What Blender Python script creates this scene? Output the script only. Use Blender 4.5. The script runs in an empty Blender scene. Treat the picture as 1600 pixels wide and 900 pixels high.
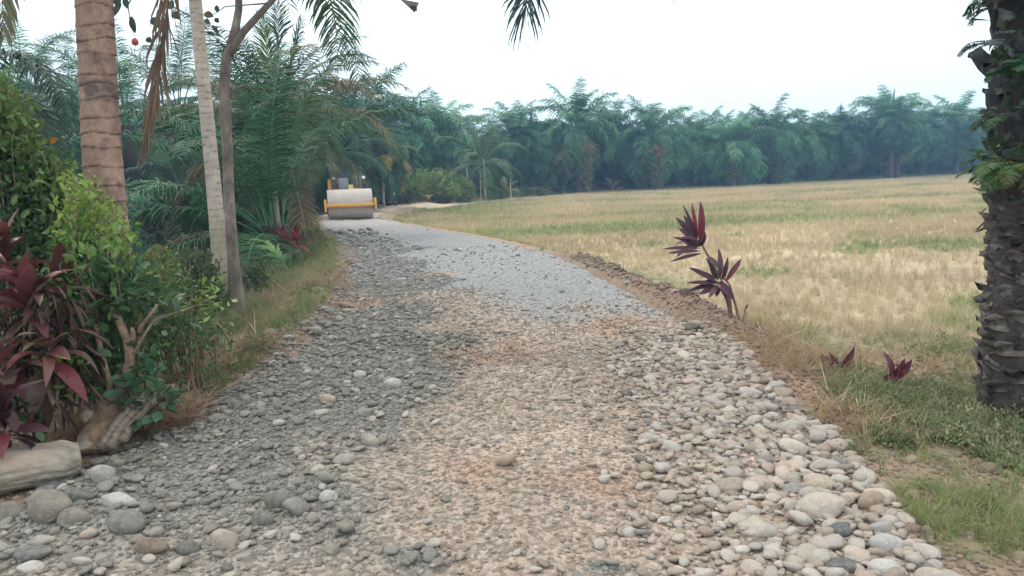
import bpy, math, random
import numpy as np
from mathutils import Vector, Matrix

rng = np.random.default_rng(11)
random.seed(11)
R = math.radians
S = bpy.context.scene
COL = S.collection

# ------------------------------------------------------------------ camera
F_PX, EYE = 1155.0, 1.55
PITCH, ROLL = math.atan(167 / F_PX), R(2.2)
_r0 = np.array([1.0, 0, 0]); _u0 = np.array([0, math.sin(PITCH), math.cos(PITCH)])
FW = np.array([0, math.cos(PITCH), -math.sin(PITCH)])
RT = _r0 * math.cos(ROLL) - _u0 * math.sin(ROLL)
UP = _u0 * math.cos(ROLL) + _r0 * math.sin(ROLL)
CAMP = np.array([0, 0, EYE])
cam = bpy.data.cameras.new('camera'); cam.lens = 36 * F_PX / 1600; cam.sensor_width = 36
cam.clip_start = 0.05; cam.clip_end = 3000
co = bpy.data.objects.new('camera', cam); COL.objects.link(co)
co.matrix_world = Matrix(((RT[0], UP[0], -FW[0], 0), (RT[1], UP[1], -FW[1], 0), (RT[2], UP[2], -FW[2], EYE), (0, 0, 0, 1)))
S.camera = co

def ray(px, py):
    return RT * (px - 800) / F_PX + UP * (450 - py) / F_PX + FW
def G(px, py, z=0.0):
    "the point of the photograph on a level plane"
    d = ray(px, py); return CAMP + d * ((z - EYE) / d[2])
def P(px, py, dep):
    "the point of the photograph at a distance in front of the camera"
    return CAMP + ray(px, py) * dep

# ------------------------------------------------------------------ world, sun, exposure
SUN_EL, SUN_AZ = R(52), R(-35)
w = bpy.data.worlds.new('World'); S.world = w; w.use_nodes = True
nt = w.node_tree; bg = nt.nodes['Background']
sky = nt.nodes.new('ShaderNodeTexSky'); sky.sky_type = 'NISHITA'; sky.sun_disc = False
sky.sun_elevation = SUN_EL; sky.sun_rotation = SUN_AZ
sky.air_density = 1.0; sky.dust_density = 4.0; sky.ozone_density = 1.0
mx = nt.nodes.new('ShaderNodeMix'); mx.data_type = 'RGBA'; mx.inputs[0].default_value = 0.82
tcw = nt.nodes.new('ShaderNodeTexCoord'); sep = nt.nodes.new('ShaderNodeSeparateXYZ'); nt.links.new(tcw.outputs['Generated'], sep.inputs[0])
rmp = nt.nodes.new('ShaderNodeValToRGB'); rmp.color_ramp.interpolation = 'EASE'      # overcast: dimmer, faintly cyan towards the horizon
rmp.color_ramp.elements[0].position = 0.0; rmp.color_ramp.elements[0].color = (8.8, 11.6, 12.4, 1)
rmp.color_ramp.elements[1].position = 0.55; rmp.color_ramp.elements[1].color = (15.0, 15.4, 15.6, 1)
cln = nt.nodes.new('ShaderNodeTexNoise'); cln.inputs['Scale'].default_value = 1.6; cln.inputs['Detail'].default_value = 4; nt.links.new(tcw.outputs['Generated'], cln.inputs['Vector'])
clm = nt.nodes.new('ShaderNodeMapRange'); clm.inputs[3].default_value = .9; clm.inputs[4].default_value = 1.1; nt.links.new(cln.outputs[0], clm.inputs[0])
clv = nt.nodes.new('ShaderNodeVectorMath'); clv.operation = 'MULTIPLY'
nt.links.new(sep.outputs[2], rmp.inputs[0]); nt.links.new(rmp.outputs[0], clv.inputs[0]); nt.links.new(clm.outputs[0], clv.inputs[1]); nt.links.new(clv.outputs[0], mx.inputs[7])
nt.links.new(sky.outputs[0], mx.inputs[6]); nt.links.new(mx.outputs[2], bg.inputs[0])
bg.inputs[1].default_value = 0.10
sl = bpy.data.lights.new('sun', 'SUN'); sl.energy = 1.4; sl.angle = R(14); sl.color = (1, .95, .88)
so = bpy.data.objects.new('sun', sl); COL.objects.link(so)
so.rotation_euler = (math.pi / 2 - SUN_EL, 0, math.pi - SUN_AZ)
S.view_settings.view_transform = 'Standard'; S.view_settings.look = 'None'
S.view_settings.exposure = 0.46; S.view_settings.gamma = 1.0
S.render.engine = 'CYCLES'
S.cycles.use_denoising = True
try: S.cycles.denoiser = 'OPENIMAGEDENOISE'
except Exception: pass
S.cycles.max_bounces = 5; S.cycles.diffuse_bounces = 3; S.cycles.glossy_bounces = 2
S.cycles.transmission_bounces = 2; S.cycles.volume_bounces = 0
S.cycles.caustics_reflective = False; S.cycles.caustics_refractive = False
S.cycles.sample_clamp_indirect = 4

# ------------------------------------------------------------------ helpers
def px_of(p):
    v = np.asarray(p, float) - CAMP; w_ = v @ FW; return 800 + F_PX * (v @ RT) / w_, 450 - F_PX * (v @ UP) / w_, w_
def tag(o, label=None, cat=None, group=None, kind=None):
    if label: o['label'] = label
    if cat: o['category'] = cat
    if group: o['group'] = group
    if kind: o['kind'] = kind
    return o
def empty(name, loc, label=None, cat=None, group=None, rz=0.0):
    o = bpy.data.objects.new(name, None); COL.objects.link(o)
    o.location = loc; o.rotation_euler = (0, 0, rz); o.empty_display_size = 0.2
    return tag(o, label, cat, group)

def np_mesh(name, V, faces, mats=(), midx=None, col=None, smooth=True):
    "V (N,3); faces: list of int arrays (M,k)"
    V = np.asarray(V, dtype=np.float32)
    faces = [np.asarray(f, dtype=np.int32) for f in faces if len(f)]
    me = bpy.data.meshes.new(name)
    me.vertices.add(len(V)); me.vertices.foreach_set('co', V.ravel())
    tot = np.concatenate([np.full(len(f), f.shape[1], np.int32) for f in faces])
    loops = np.concatenate([f.ravel() for f in faces])
    st = np.concatenate([[0], np.cumsum(tot)[:-1]]).astype(np.int32)
    me.loops.add(len(loops)); me.loops.foreach_set('vertex_index', loops)
    me.polygons.add(len(tot)); me.polygons.foreach_set('loop_start', st)
    try: me.polygons.foreach_set('loop_total', tot)
    except Exception: pass
    for m in mats: me.materials.append(m)
    if midx is not None: me.polygons.foreach_set('material_index', np.asarray(midx, np.int32))
    if smooth: me.polygons.foreach_set('use_smooth', np.ones(len(tot), bool))
    if col is not None:
        a = me.attributes.new('col', 'FLOAT_COLOR', 'POINT')
        c = np.ones((len(V), 4), np.float32); c[:, :3] = col
        a.data.foreach_set('color', c.ravel())
    me.update(calc_edges=True); me.validate()
    return me

def link(name, me, parent=None, loc=None, rot=None, scale=None, color=None):
    o = bpy.data.objects.new(name, me); COL.objects.link(o)
    if parent is not None: o.parent = parent
    if loc is not None: o.location = loc
    if rot is not None: o.rotation_euler = rot
    if scale is not None: o.scale = scale if hasattr(scale, '__len__') else (scale,) * 3
    if color is not None: o.color = (*color, 1)
    return o

class MB:
    "collects boxes, tubes, leaves into one mesh"
    def __init__(s): s.V = []; s.F = {}; s.M = {}; s.C = []; s.n = 0
    def add(s, V, faces, mat=0, col=None):
        V = np.asarray(V, float)
        for f in faces:
            f = np.asarray(f, int)
            if not len(f): continue
            k = f.shape[1]
            s.F.setdefault(k, []).append(f + s.n); s.M.setdefault(k, []).append(np.full(len(f), mat))
        s.V.append(V); s.n += len(V)
        c = np.empty((len(V), 3)); c[:] = (1, 1, 1) if col is None else col; s.C.append(c)
        return s
    def box(s, lo, hi, mat=0, rz=0.0, b=0.0, piv=None, rx=0.0):
        lo = np.array(lo, float); hi = np.array(hi, float)
        c = (lo + hi) / 2; h = (hi - lo) / 2
        b = min(b, *(h * .45)) if b > 0 else 0
        if b == 0:
            v = np.array([[x, y, z] for x in (-1, 1) for y in (-1, 1) for z in (-1, 1)]) * h
            f = [[0, 1, 3, 2], [4, 6, 7, 5], [0, 4, 5, 1], [2, 3, 7, 6], [0, 2, 6, 4], [1, 5, 7, 3]]
            fs = [np.array(f)]
        else:
            vs = []; 
            for x in (-1, 1):
                for y in (-1, 1):
                    for z in (-1, 1):
                        vs += [[x * h[0], y * (h[1] - b), z * (h[2] - b)], [x * (h[0] - b), y * h[1], z * (h[2] - b)], [x * (h[0] - b), y * (h[1] - b), z * h[2]]]
            v = np.array(vs); idx = lambda x, y, z, a: ((x * 4 + y * 2 + z) * 3 + a)
            q = []; t = []
            for a in (0, 1):
                q.append([idx(a, 0, 0, 0), idx(a, 1, 0, 0), idx(a, 1, 1, 0), idx(a, 0, 1, 0)])
                q.append([idx(0, a, 0, 1), idx(1, a, 0, 1), idx(1, a, 1, 1), idx(0, a, 1, 1)])
                q.append([idx(0, 0, a, 2), idx(1, 0, a, 2), idx(1, 1, a, 2), idx(0, 1, a, 2)])
            for a in (0, 1):
                for bb in (0, 1):
                    q.append([idx(a, bb, 0, 0), idx(a, bb, 1, 0), idx(a, bb, 1, 1), idx(a, bb, 0, 1)])
                    q.append([idx(a, 0, bb, 0), idx(a, 1, bb, 0), idx(a, 1, bb, 2), idx(a, 0, bb, 2)])
                    q.append([idx(0, a, bb, 1), idx(1, a, bb, 1), idx(1, a, bb, 2), idx(0, a, bb, 2)])
            for x in (0, 1):
                for y in (0, 1):
                    for z in (0, 1): t.append([idx(x, y, z, 0), idx(x, y, z, 1), idx(x, y, z, 2)])
            fs = [np.array(q), np.array(t)]
        if rx: v = v @ np.array([[1, 0, 0], [0, math.cos(rx), math.sin(rx)], [0, -math.sin(rx), math.cos(rx)]])
        if rz: v = v @ np.array([[math.cos(rz), math.sin(rz), 0], [-math.sin(rz), math.cos(rz), 0], [0, 0, 1]])
        return s.add(v + c, fs, mat)
    def tube(s, pts, rad, n=8, mat=0, cap=True, col=None, jit=0.0):
        pts = np.asarray(pts, float); m = len(pts)
        rad = np.broadcast_to(np.asarray(rad, float), (m,))
        T = np.gradient(pts, axis=0); T /= np.linalg.norm(T, axis=1)[:, None] + 1e-9
        a = np.array([0, 0, 1.0]) if abs(T[0][2]) < .9 else np.array([1.0, 0, 0])
        u = np.cross(T[0], a); u /= np.linalg.norm(u)
        V = np.empty((m, n, 3)); th = np.arange(n) / n * 2 * math.pi
        for i in range(m):
            u = u - T[i] * np.dot(u, T[i]); u /= np.linalg.norm(u) + 1e-9
            v = np.cross(T[i], u)
            rr = rad[i] * (1 + jit * rng.uniform(-1, 1, n))
            V[i] = pts[i] + (np.cos(th) * rr)[:, None] * u + (np.sin(th) * rr)[:, None] * v
        i, j = np.meshgrid(np.arange(m - 1), np.arange(n), indexing='ij'); j2 = (j + 1) % n
        q = np.stack([i * n + j, i * n + j2, (i + 1) * n + j2, (i + 1) * n + j], -1).reshape(-1, 4)
        VV = V.reshape(-1, 3); fs = [q]
        if cap:
            VV = np.vstack([VV, pts[0], pts[-1]]); k = np.arange(n); k2 = (k + 1) % n
            fs.append(np.vstack([np.stack([np.full(n, m * n), k2, k], 1), np.stack([np.full(n, m * n + 1), (m - 1) * n + k, (m - 1) * n + k2], 1)]))
        return s.add(VV, fs, mat, col)
    def lathe(s, prof, n=32, axis='z', center=(0, 0, 0), mat=0):
        "prof: list of (radius, offset along axis)"
        prof = np.asarray(prof, float); m = len(prof); th = np.arange(n) / n * 2 * math.pi
        V = np.empty((m, n, 3))
        V[:, :, 0] = prof[:, :1] * np.cos(th); V[:, :, 1] = prof[:, :1] * np.sin(th); V[:, :, 2] = prof[:, 1:2]
        if axis == 'x': V = V[:, :, [2, 0, 1]]
        if axis == 'y': V = V[:, :, [1, 2, 0]]
        i, j = np.meshgrid(np.arange(m - 1), np.arange(n), indexing='ij'); j2 = (j + 1) % n
        q = np.stack([i * n + j, i * n + j2, (i + 1) * n + j2, (i + 1) * n + j], -1).reshape(-1, 4)
        return s.add(V.reshape(-1, 3) + np.array(center), [q], mat)
    def mesh(s, name, mats, smooth=True, use_col=False):
        ks = list(s.F); fs = [np.concatenate(s.F[k]) for k in ks]
        mi = np.concatenate([np.concatenate(s.M[k]) for k in ks])
        return np_mesh(name, np.concatenate(s.V), fs, mats, mi, np.concatenate(s.C) if use_col else None, smooth)
    def build(s, name, mats, parent=None, smooth=True, use_col=False, **k):
        if not isinstance(mats, (list, tuple)): mats = [mats]
        return link(name, s.mesh(name, mats, smooth, use_col), parent, **k)

# ---- noise in numpy (value noise, fbm)
def _h(ix, iy, s):
    n = (ix.astype(np.int64) * 374761393 + iy.astype(np.int64) * 668265263 + s * 974711) & 0x7fffffff
    n = ((n ^ (n >> 13)) * 1274126177) & 0x7fffffff
    return ((n ^ (n >> 16)) & 0xffff) / 65535.0
def vnoise(x, y, s=0):
    x = np.asarray(x, float); y = np.asarray(y, float)
    ix = np.floor(x); iy = np.floor(y); fx = x - ix; fy = y - iy
    fx = fx * fx * (3 - 2 * fx); fy = fy * fy * (3 - 2 * fy)
    a = _h(ix, iy, s); b = _h(ix + 1, iy, s); c = _h(ix, iy + 1, s); d = _h(ix + 1, iy + 1, s)
    return a + (b - a) * fx + (c - a) * fy + (a - b - c + d) * fx * fy
def fbm(x, y, s=0, o=4):
    r = 0; a = .5; t = 0
    for i in range(o):
        r = r + a * vnoise(x, y, s + i * 17); t += a; x = x * 2.03 + 5.1; y = y * 2.03 - 3.7; a *= .5
    return r / t
def sm(x, a, b):
    t = np.clip((np.asarray(x, float) - a) / (b - a), 0, 1); return t * t * (3 - 2 * t)
def lerp(a, b, t): return a + (b - a) * t
def mixc(c, d, t):
    t = np.asarray(t)[..., None]; return c * (1 - t) + np.asarray(d) * t

# ------------------------------------------------------------------ materials
def mat(name):
    m = bpy.data.materials.new(name); m.use_nodes = True
    n = m.node_tree; return m, n, n.nodes['Principled BSDF'], n.nodes['Material Output']
def N(n, t, **kw):
    x = n.nodes.new(t)
    for k, v in kw.items(): setattr(x, k, v)
    return x
def noise_node(n, scale, detail=4, rough=.6, coord='Object', vec=None):
    t = N(n, 'ShaderNodeTexNoise'); t.inputs['Scale'].default_value = scale
    t.inputs['Detail'].default_value = detail; t.inputs['Roughness'].default_value = rough
    if vec is None:
        tc = N(n, 'ShaderNodeTexCoord'); n.links.new(tc.outputs[coord], t.inputs['Vector'])
    else: n.links.new(vec, t.inputs['Vector'])
    return t
def mulvar(n, csock, fac, lo, hi):
    "multiply a colour by a factor running lo..hi with fac (0..1)"
    mr = N(n, 'ShaderNodeMapRange'); mr.inputs[1].default_value = .3; mr.inputs[2].default_value = .7
    mr.inputs[3].default_value = lo; mr.inputs[4].default_value = hi
    n.links.new(fac, mr.inputs[0])
    mm = N(n, 'ShaderNodeVectorMath', operation='MULTIPLY'); n.links.new(csock, mm.inputs[0])
    n.links.new(mr.outputs[0], mm.inputs[1]); return mm.outputs[0]
def bump(n, b, hsock, strength, dist):
    bp = N(n, 'ShaderNodeBump'); bp.inputs['Strength'].default_value = strength; bp.inputs['Distance'].default_value = dist
    n.links.new(hsock, bp.inputs['Height']); n.links.new(bp.outputs[0], b.inputs['Normal'])
def color_source(n, kind, color=None):
    if kind == 'obj': return N(n, 'ShaderNodeObjectInfo').outputs['Color']
    if kind in ('geo', 'inst'):
        a = N(n, 'ShaderNodeAttribute', attribute_name='col', attribute_type='GEOMETRY' if kind == 'geo' else 'INSTANCER'); return a.outputs['Color']
    c = N(n, 'ShaderNodeRGB'); c.outputs[0].default_value = (*color, 1); return c.outputs[0]
def leaf_mat(name, kind, color=None, rough=.5, trans=.25, nscale=6, lo=.75, hi=1.25, spec=.4):
    m, n, b, out = mat(name)
    c = color_source(n, kind, color)
    nz = noise_node(n, nscale, 3); c = mulvar(n, c, nz.outputs[0], lo, hi)
    n.links.new(c, b.inputs['Base Color']); b.inputs['Roughness'].default_value = rough
    b.inputs['Specular IOR Level'].default_value = spec
    if trans > 0:
        t = N(n, 'ShaderNodeBsdfTranslucent'); n.links.new(c, t.inputs[0])
        mx = N(n, 'ShaderNodeMixShader'); mx.inputs[0].default_value = trans
        n.links.new(b.outputs[0], mx.inputs[1]); n.links.new(t.outputs[0], mx.inputs[2]); n.links.new(mx.outputs[0], out.inputs[0])
    return m
def solid_mat(name, kind, color=None, rough=.85, nscale=8, lo=.7, hi=1.25, bs=.4, bd=.01, bscale=None, metal=0, spec=.3, coord='Object', stretch=None, tint=None):
    m, n, b, out = mat(name)
    c = color_source(n, kind, color)
    vec = None
    if stretch:
        tc = N(n, 'ShaderNodeTexCoord'); mp = N(n, 'ShaderNodeMapping'); mp.inputs['Scale'].default_value = stretch
        n.links.new(tc.outputs[coord], mp.inputs[0]); vec = mp.outputs[0]
    nz = noise_node(n, nscale, 6, .65, coord, vec); c = mulvar(n, c, nz.outputs[0], lo, hi)
    if tint:
        n2 = noise_node(n, nscale * .37, 4, .6, coord, vec); mr = N(n, 'ShaderNodeMapRange')
        mr.inputs[1].default_value = tint[1]; mr.inputs[2].default_value = tint[2]; mr.inputs[4].default_value = tint[3]
        n.links.new(n2.outputs[0], mr.inputs[0])
        mm = N(n, 'ShaderNodeMix', data_type='RGBA'); n.links.new(mr.outputs[0], mm.inputs[0])
        n.links.new(c, mm.inputs[6]); mm.inputs[7].default_value = (*tint[0], 1); c = mm.outputs[2]
    n.links.new(c, b.inputs['Base Color']); b.inputs['Roughness'].default_value = rough
    b.inputs['Metallic'].default_value = metal; b.inputs['Specular IOR Level'].default_value = spec
    if bs > 0:
        nb = noise_node(n, bscale or nscale * 3, 5, .6, coord, vec); bump(n, b, nb.outputs[0], bs, bd)
    return m

# ------------------------------------------------------------------ scattering for stuff (grass, gravel)
def source_collection(name, meshes):
    c = bpy.data.collections.new(name)
    for i, me in enumerate(meshes):
        c.objects.link(bpy.data.objects.new(f'{name}_{i:03d}', me))
    return c
def scatter(name, coll, pts, rot, scl, idx, col, label, cat):
    me = bpy.data.meshes.new(name); me.vertices.add(len(pts)); me.vertices.foreach_set('co', np.asarray(pts, np.float32).ravel())
    a = me.attributes.new('rot', 'FLOAT_VECTOR', 'POINT'); a.data.foreach_set('vector', np.asarray(rot, np.float32).ravel())
    s3 = np.asarray(scl, np.float32); s3 = np.repeat(s3[:, None], 3, 1) if s3.ndim == 1 else s3
    a = me.attributes.new('scl', 'FLOAT_VECTOR', 'POINT'); a.data.foreach_set('vector', s3.ravel())
    a = me.attributes.new('idx', 'INT', 'POINT'); a.data.foreach_set('value', np.asarray(idx, np.int32))
    c4 = np.ones((len(pts), 4), np.float32); c4[:, :3] = col
    a = me.attributes.new('col', 'FLOAT_COLOR', 'POINT'); a.data.foreach_set('color', c4.ravel())
    g = bpy.data.node_groups.new(name, 'GeometryNodeTree')
    g.interface.new_socket('Geometry', in_out='INPUT', socket_type='NodeSocketGeometry')
    g.interface.new_socket('Geometry', in_out='OUTPUT', socket_type='NodeSocketGeometry')
    gi = g.nodes.new('NodeGroupInput'); go = g.nodes.new('NodeGroupOutput')
    ip = g.nodes.new('GeometryNodeInstanceOnPoints'); ci = g.nodes.new('GeometryNodeCollectionInfo')
    ci.inputs['Collection'].default_value = coll; ci.inputs['Separate Children'].default_value = True; ci.inputs['Reset Children'].default_value = True
    def na(nm, ty):
        q = g.nodes.new('GeometryNodeInputNamedAttribute'); q.data_type = ty; q.inputs['Name'].default_value = nm
        return next(o for o in q.outputs if o.enabled and o.name == 'Attribute')
    L = g.links.new
    L(gi.outputs[0], ip.inputs['Points']); L(ci.outputs[0], ip.inputs['Instance'])
    ip.inputs['Pick Instance'].default_value = True
    L(na('idx', 'INT'), ip.inputs['Instance Index']); L(na('rot', 'FLOAT_VECTOR'), ip.inputs['Rotation']); L(na('scl', 'FLOAT_VECTOR'), ip.inputs['Scale'])
    L(ip.outputs[0], go.inputs[0])
    o = link(name, me); md = o.modifiers.new('scatter', 'NODES'); md.node_group = g
    return tag(o, label, cat, None, 'stuff')
# ------------------------------------------------------------------ the lie of the land
_RE = np.array([(1.25, .5), (1.40, 2.0), (1.5, 2.63), (1.73, 3.97), (1.81, 5.28), (1.91, 7.28), (1.54, 10.98), (1.05, 14.74), (-.66, 20.66), (-2.59, 25.71), (-5.22, 32.54), (-6.6, 37.0), (-7.3, 42), (-7.2, 48)])
_LE = np.array([(-2.6, .5), (-2.45, 2.4), (-2.45, 3.97), (-2.25, 4.96), (-2.08, 6.73), (-2.22, 9.15), (-3.0, 13.21), (-4.04, 17.72), (-5.68, 23.73), (-7.89, 31.43), (-9.6, 37), (-10.6, 42), (-10.9, 48)])
def xr(y): return np.interp(y, _RE[:, 1], _RE[:, 0])
def xl(y): return np.interp(y, _LE[:, 1], _LE[:, 0])
POND = (-9.8, 17.5, 2.6, 3.6); POND_Z = -0.42
_TP = np.array([(8.2, 90.8), (-4, 70.6)])
_TL = np.array([(-40, 66), (-8, 73), (-2, 80), (8, 91), (24, 93), (45, 103), (82, 128), (150, 150)])   # foot of the plantation
def treeline(x): return np.interp(x, _TL[:, 0], _TL[:, 1])
def pond_d(x, y): return np.hypot((x - POND[0]) / POND[2], (y - POND[1]) / POND[3]) + .25 * (fbm(x * .4, y * .4, 3) - .5)
def height(x, y, road_cut=True):
    x = np.asarray(x, float); y = np.asarray(y, float)
    er = x - xr(y); el = xl(y) - x
    deep = lerp(-.16, -.34, sm(y, 4.5, 9)); deep = lerp(deep, -.22, sm(y, 40, 75))
    z = np.where(er > 0, deep * sm(er, .1, 1.5), np.where(el > 0, -.10 * sm(el, .1, 1.2), 0.0))
    berm = .15 * np.exp(-((er - .18) / .22) ** 2) * sm(y, 6.3, 8) * (1 - sm(y, 13, 17)) * (.3 + 1.2 * fbm(x * 2.5, y * 2.5, 8))
    soil = .07 * np.exp(-((er - .35) / .4) ** 2) * sm(y, 4.5, 6) * (1 - sm(y, 8, 11))
    lberm = .16 * np.exp(-((el - .25) / .35) ** 2) * sm(y, 5.5, 7.5) * (1 - sm(y, 24, 30)) * (.4 + fbm(x * 1.7, y * 1.7, 5))
    z = z + berm + soil + lberm
    z = z - 1.0 * (1 - sm(pond_d(x, y), .6, 1.25)) * sm(el, 1.2, 3)
    z = z + (fbm(x * .9, y * .9, 1) - .5) * .10 * np.clip(np.maximum(er, el) * .6 + .15, 0, 1) + (fbm(x * 6, y * 6, 2, 3) - .5) * .04 * (np.abs(y) < 25)
    if road_cut: z = np.where((er < 0) & (el < 0) & (y < 46), z - .09 * sm(np.minimum(-er, -el), 0, .25), z)
    return z
def zone_slate(x, y):
    "how much of the dark grey clay-coated stone lies here"
    t = (x - xl(y)) / np.maximum(xr(y) - xl(y), .1)
    n = fbm(x * 1.3, y * 1.0, 31, 3)
    edge = lerp(.38, .34, sm(y, 3, 9)) + (n - .5) * .45
    a = 1 - sm(t, edge - .06, edge + .08)
    a = a * (1 - .75 * sm(-y, -3.6, -2.2) * (n > .45))
    patch = np.maximum.reduce([np.exp(-(((x - px) / sx) ** 2 + ((y - py) / sy) ** 2)) for px, py, sx, sy in
        ((-.42, 2.85, .28, .18), (.35, 2.75, .25, .12), (-1.0, 4.5, .4, .4))])
    return np.clip(np.maximum(a, sm(patch * (.2 + 1.6 * fbm(x * 4, y * 3, 33, 4)), .55, .95)), 0, 1)
def zone_fresh(x, y):
    "how much fresh blue-grey crushed stone lies here"
    t = (x - xl(y)) / np.maximum(xr(y) - xl(y), .1)
    return sm(y + (fbm(x * 1.1, y * .7, 41, 5) - .5) * 7 - np.abs(t - .66) * 5, 5.9, 10.4)
def zone_red(x, y):
    n = fbm(x * 2.2, y * 1.6, 51, 4)
    b = np.maximum.reduce([np.exp(-(((x - px) / sx) ** 2 + ((y - py) / sy) ** 2)) for px, py, sx, sy in
        ((-.75, 7.4, .45, .6), (-.2, 6.6, .8, .7), (-.25, 3.75, .22, .3), (1.1, 7.6, .5, .7), (1.9, 6.2, .5, .9), (-2.3, 9.6, .9, .7), (-1.25, 12.4, .5, .5),
         (2.1, 5.1, .5, .6), (.4, 3.6, .4, .25), (1.9, 9.2, .3, 1.6), (-3.3, 14.5, .5, 1.2), (-2.7, 3.25, .25, .18))])
    return sm(b * (.15 + 1.6 * n), .30, 1.0)
C_TAN = np.array((.40, .322, .258)); C_SLATE = np.array((.25, .245, .215)); C_FRESH = np.array((.275, .277, .272)); C_RED = np.array((.37, .235, .165))
def road_color(x, y):
    n = fbm(x * 1.6, y * 1.2, 61, 4)
    c = np.empty(x.shape + (3,)); c[:] = C_TAN; c *= (.78 + .44 * n)[..., None]
    f = zone_fresh(x, y); s = zone_slate(x, y)
    c = mixc(c, C_FRESH * 1.0, f); c = mixc(c, mixc(C_SLATE + c * 0, C_FRESH * .92, f * .7), s * lerp(1, .75, f))
    c = mixc(c, C_RED, zone_red(x, y) * .62)
    pale = sm(y, 27, 35); c = mixc(c, (.45, .40, .35), pale * .7)
    return c
def green_mask(x, y):
    er = x - xr(y)
    st = fbm(x * .045 + y * .02, (y - x * .12) * .19, 71, 3)
    g = sm(st, .57, .69) * sm(y, 13, 20) * .85
    g = np.maximum(g, sm(fbm(x * .5, y * .35, 73, 3), .60, .74) * .9)
    g = np.maximum(g, .8 * np.exp(-((er - .5) / .8) ** 2) * sm(y, 10, 16) * (.4 + fbm(x, y, 75)))
    g = np.maximum(g, np.exp(-((y - treeline(x) + 3) / 4) ** 2) * .8)
    g = np.maximum(g, sm(-x, -6, 5) * sm(y, 32, 44) * sm(fbm(x * .2, y * .15, 77), .3, .6))
    return np.clip(g, 0, 1)
def field_mask(x, y):
    er = x - xr(y); return sm(er + (fbm(x, y, 79) - .5) * 1.2, .5, 1.3) * sm(y + .15 * er, 7.2, 8.6)
def ground_color(x, y):
    er = x - xr(y); el = xl(y) - x
    n = fbm(x * 1.1, y * 1.1, 81, 4); n2 = fbm(x * .25, y * .5, 83, 3)
    soil = np.empty(x.shape + (3,)); soil[:] = (.31, .225, .165); soil *= (.7 + .6 * n)[..., None]
    soil = mixc(soil, (.26, .205, .145), sm(n, .48, .65) * .6)
    fld = np.empty_like(soil); fld[:] = (.45, .37, .25); fld *= (.78 + .44 * n2)[..., None] * (.85 + .3 * n)[..., None]
    fld = mixc(fld, (.19, .235, .09), green_mask(x, y) * .8)
    c = mixc(soil, fld, field_mask(x, y))
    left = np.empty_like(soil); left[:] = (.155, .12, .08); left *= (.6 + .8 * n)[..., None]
    c = mixc(c, (.17, .125, .095), np.exp(-((er - .25) / .35) ** 2) * sm(y, 6.3, 8) * (1 - sm(y, 14, 18)) * .85)
    left = mixc(left, (.30, .22, .15), np.exp(-((el - .3) / .5) ** 2) * .8)
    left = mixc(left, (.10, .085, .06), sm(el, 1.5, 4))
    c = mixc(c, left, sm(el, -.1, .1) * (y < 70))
    c = mixc(c, C_RED * .85, zone_red(x, y) * (1 - sm(el, .2, 1.2)))
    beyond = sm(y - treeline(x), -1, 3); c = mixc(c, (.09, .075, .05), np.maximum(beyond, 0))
    red_bank = np.exp(-((y - treeline(x) + 5) / 3.0) ** 2) * (1 - sm(x, -2, 3)) * sm(x, -14, -9) * (y > 44)
    return mixc(c, (.42, .27, .19), red_bank * .9)

def axis(a, k, n, lo, hi, c):
    u = np.linspace(np.arcsinh((lo - c) / a), np.arcsinh((hi - c) / a), n); return np.sinh(u) * a + c
def sheet(name, X, Y, Z, C, m):
    h, wd = X.shape
    i, j = np.meshgrid(np.arange(h - 1), np.arange(wd - 1), indexing='ij')
    q = np.stack([i * wd + j, i * wd + j + 1, (i + 1) * wd + j + 1, (i + 1) * wd + j], -1).reshape(-1, 4)
    return np_mesh(name, np.stack([X, Y, Z], -1).reshape(-1, 3), [q], [m], None, C.reshape(-1, 3))
def earth_mat(name, sc, lo, hi, vor=None, bd=.02):
    m, n, b, out = mat(name)
    c = color_source(n, 'geo'); nz = noise_node(n, sc, 8, .7); c = mulvar(n, c, nz.outputs[0], lo, hi)
    hs = nz.outputs[0]
    if vor:
        tc = N(n, 'ShaderNodeTexCoord'); v = N(n, 'ShaderNodeTexVoronoi'); v.inputs['Scale'].default_value = vor
        wn = noise_node(n, vor * .6, 2); ad = N(n, 'ShaderNodeVectorMath', operation='MULTIPLY_ADD')
        n.links.new(wn.outputs['Color'], ad.inputs[0]); ad.inputs[1].default_value = (.02, .02, .02); n.links.new(tc.outputs['Object'], ad.inputs[2])
        n.links.new(ad.outputs[0], v.inputs['Vector'])
        sp = N(n, 'ShaderNodeSeparateColor'); n.links.new(v.outputs['Color'], sp.inputs[0])
        c = mulvar(n, c, sp.outputs[0], .74, 1.26)
        mr = N(n, 'ShaderNodeMath', operation='MULTIPLY_ADD'); n.links.new(v.outputs['Distance'], mr.inputs[0]); mr.inputs[1].default_value = -1.0; n.links.new(nz.outputs[0], mr.inputs[2]); hs = mr.outputs[0]
    n.links.new(c, b.inputs['Base Color']); b.inputs['Roughness'].default_value = .95; b.inputs['Specular IOR Level'].default_value = .15
    bump(n, b, hs, .8, bd); return m
M_EARTH = earth_mat('earth', 9, .72, 1.28, None, .03)
M_ROAD = earth_mat('crushed_stone', 20, .72, 1.28, 44, .02)

gx = axis(2.2, 0, 560, -230, 230, 0.0); gy = axis(3.0, 0, 560, -25, 300, 4.0)
X, Y = np.meshgrid(gx, gy)
tag(link('ground', sheet('ground', X, Y, height(X, Y), ground_color(X, Y), M_EARTH)), 'dry earth and straw coloured field ground under the whole scene', 'ground', None, 'structure')

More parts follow.
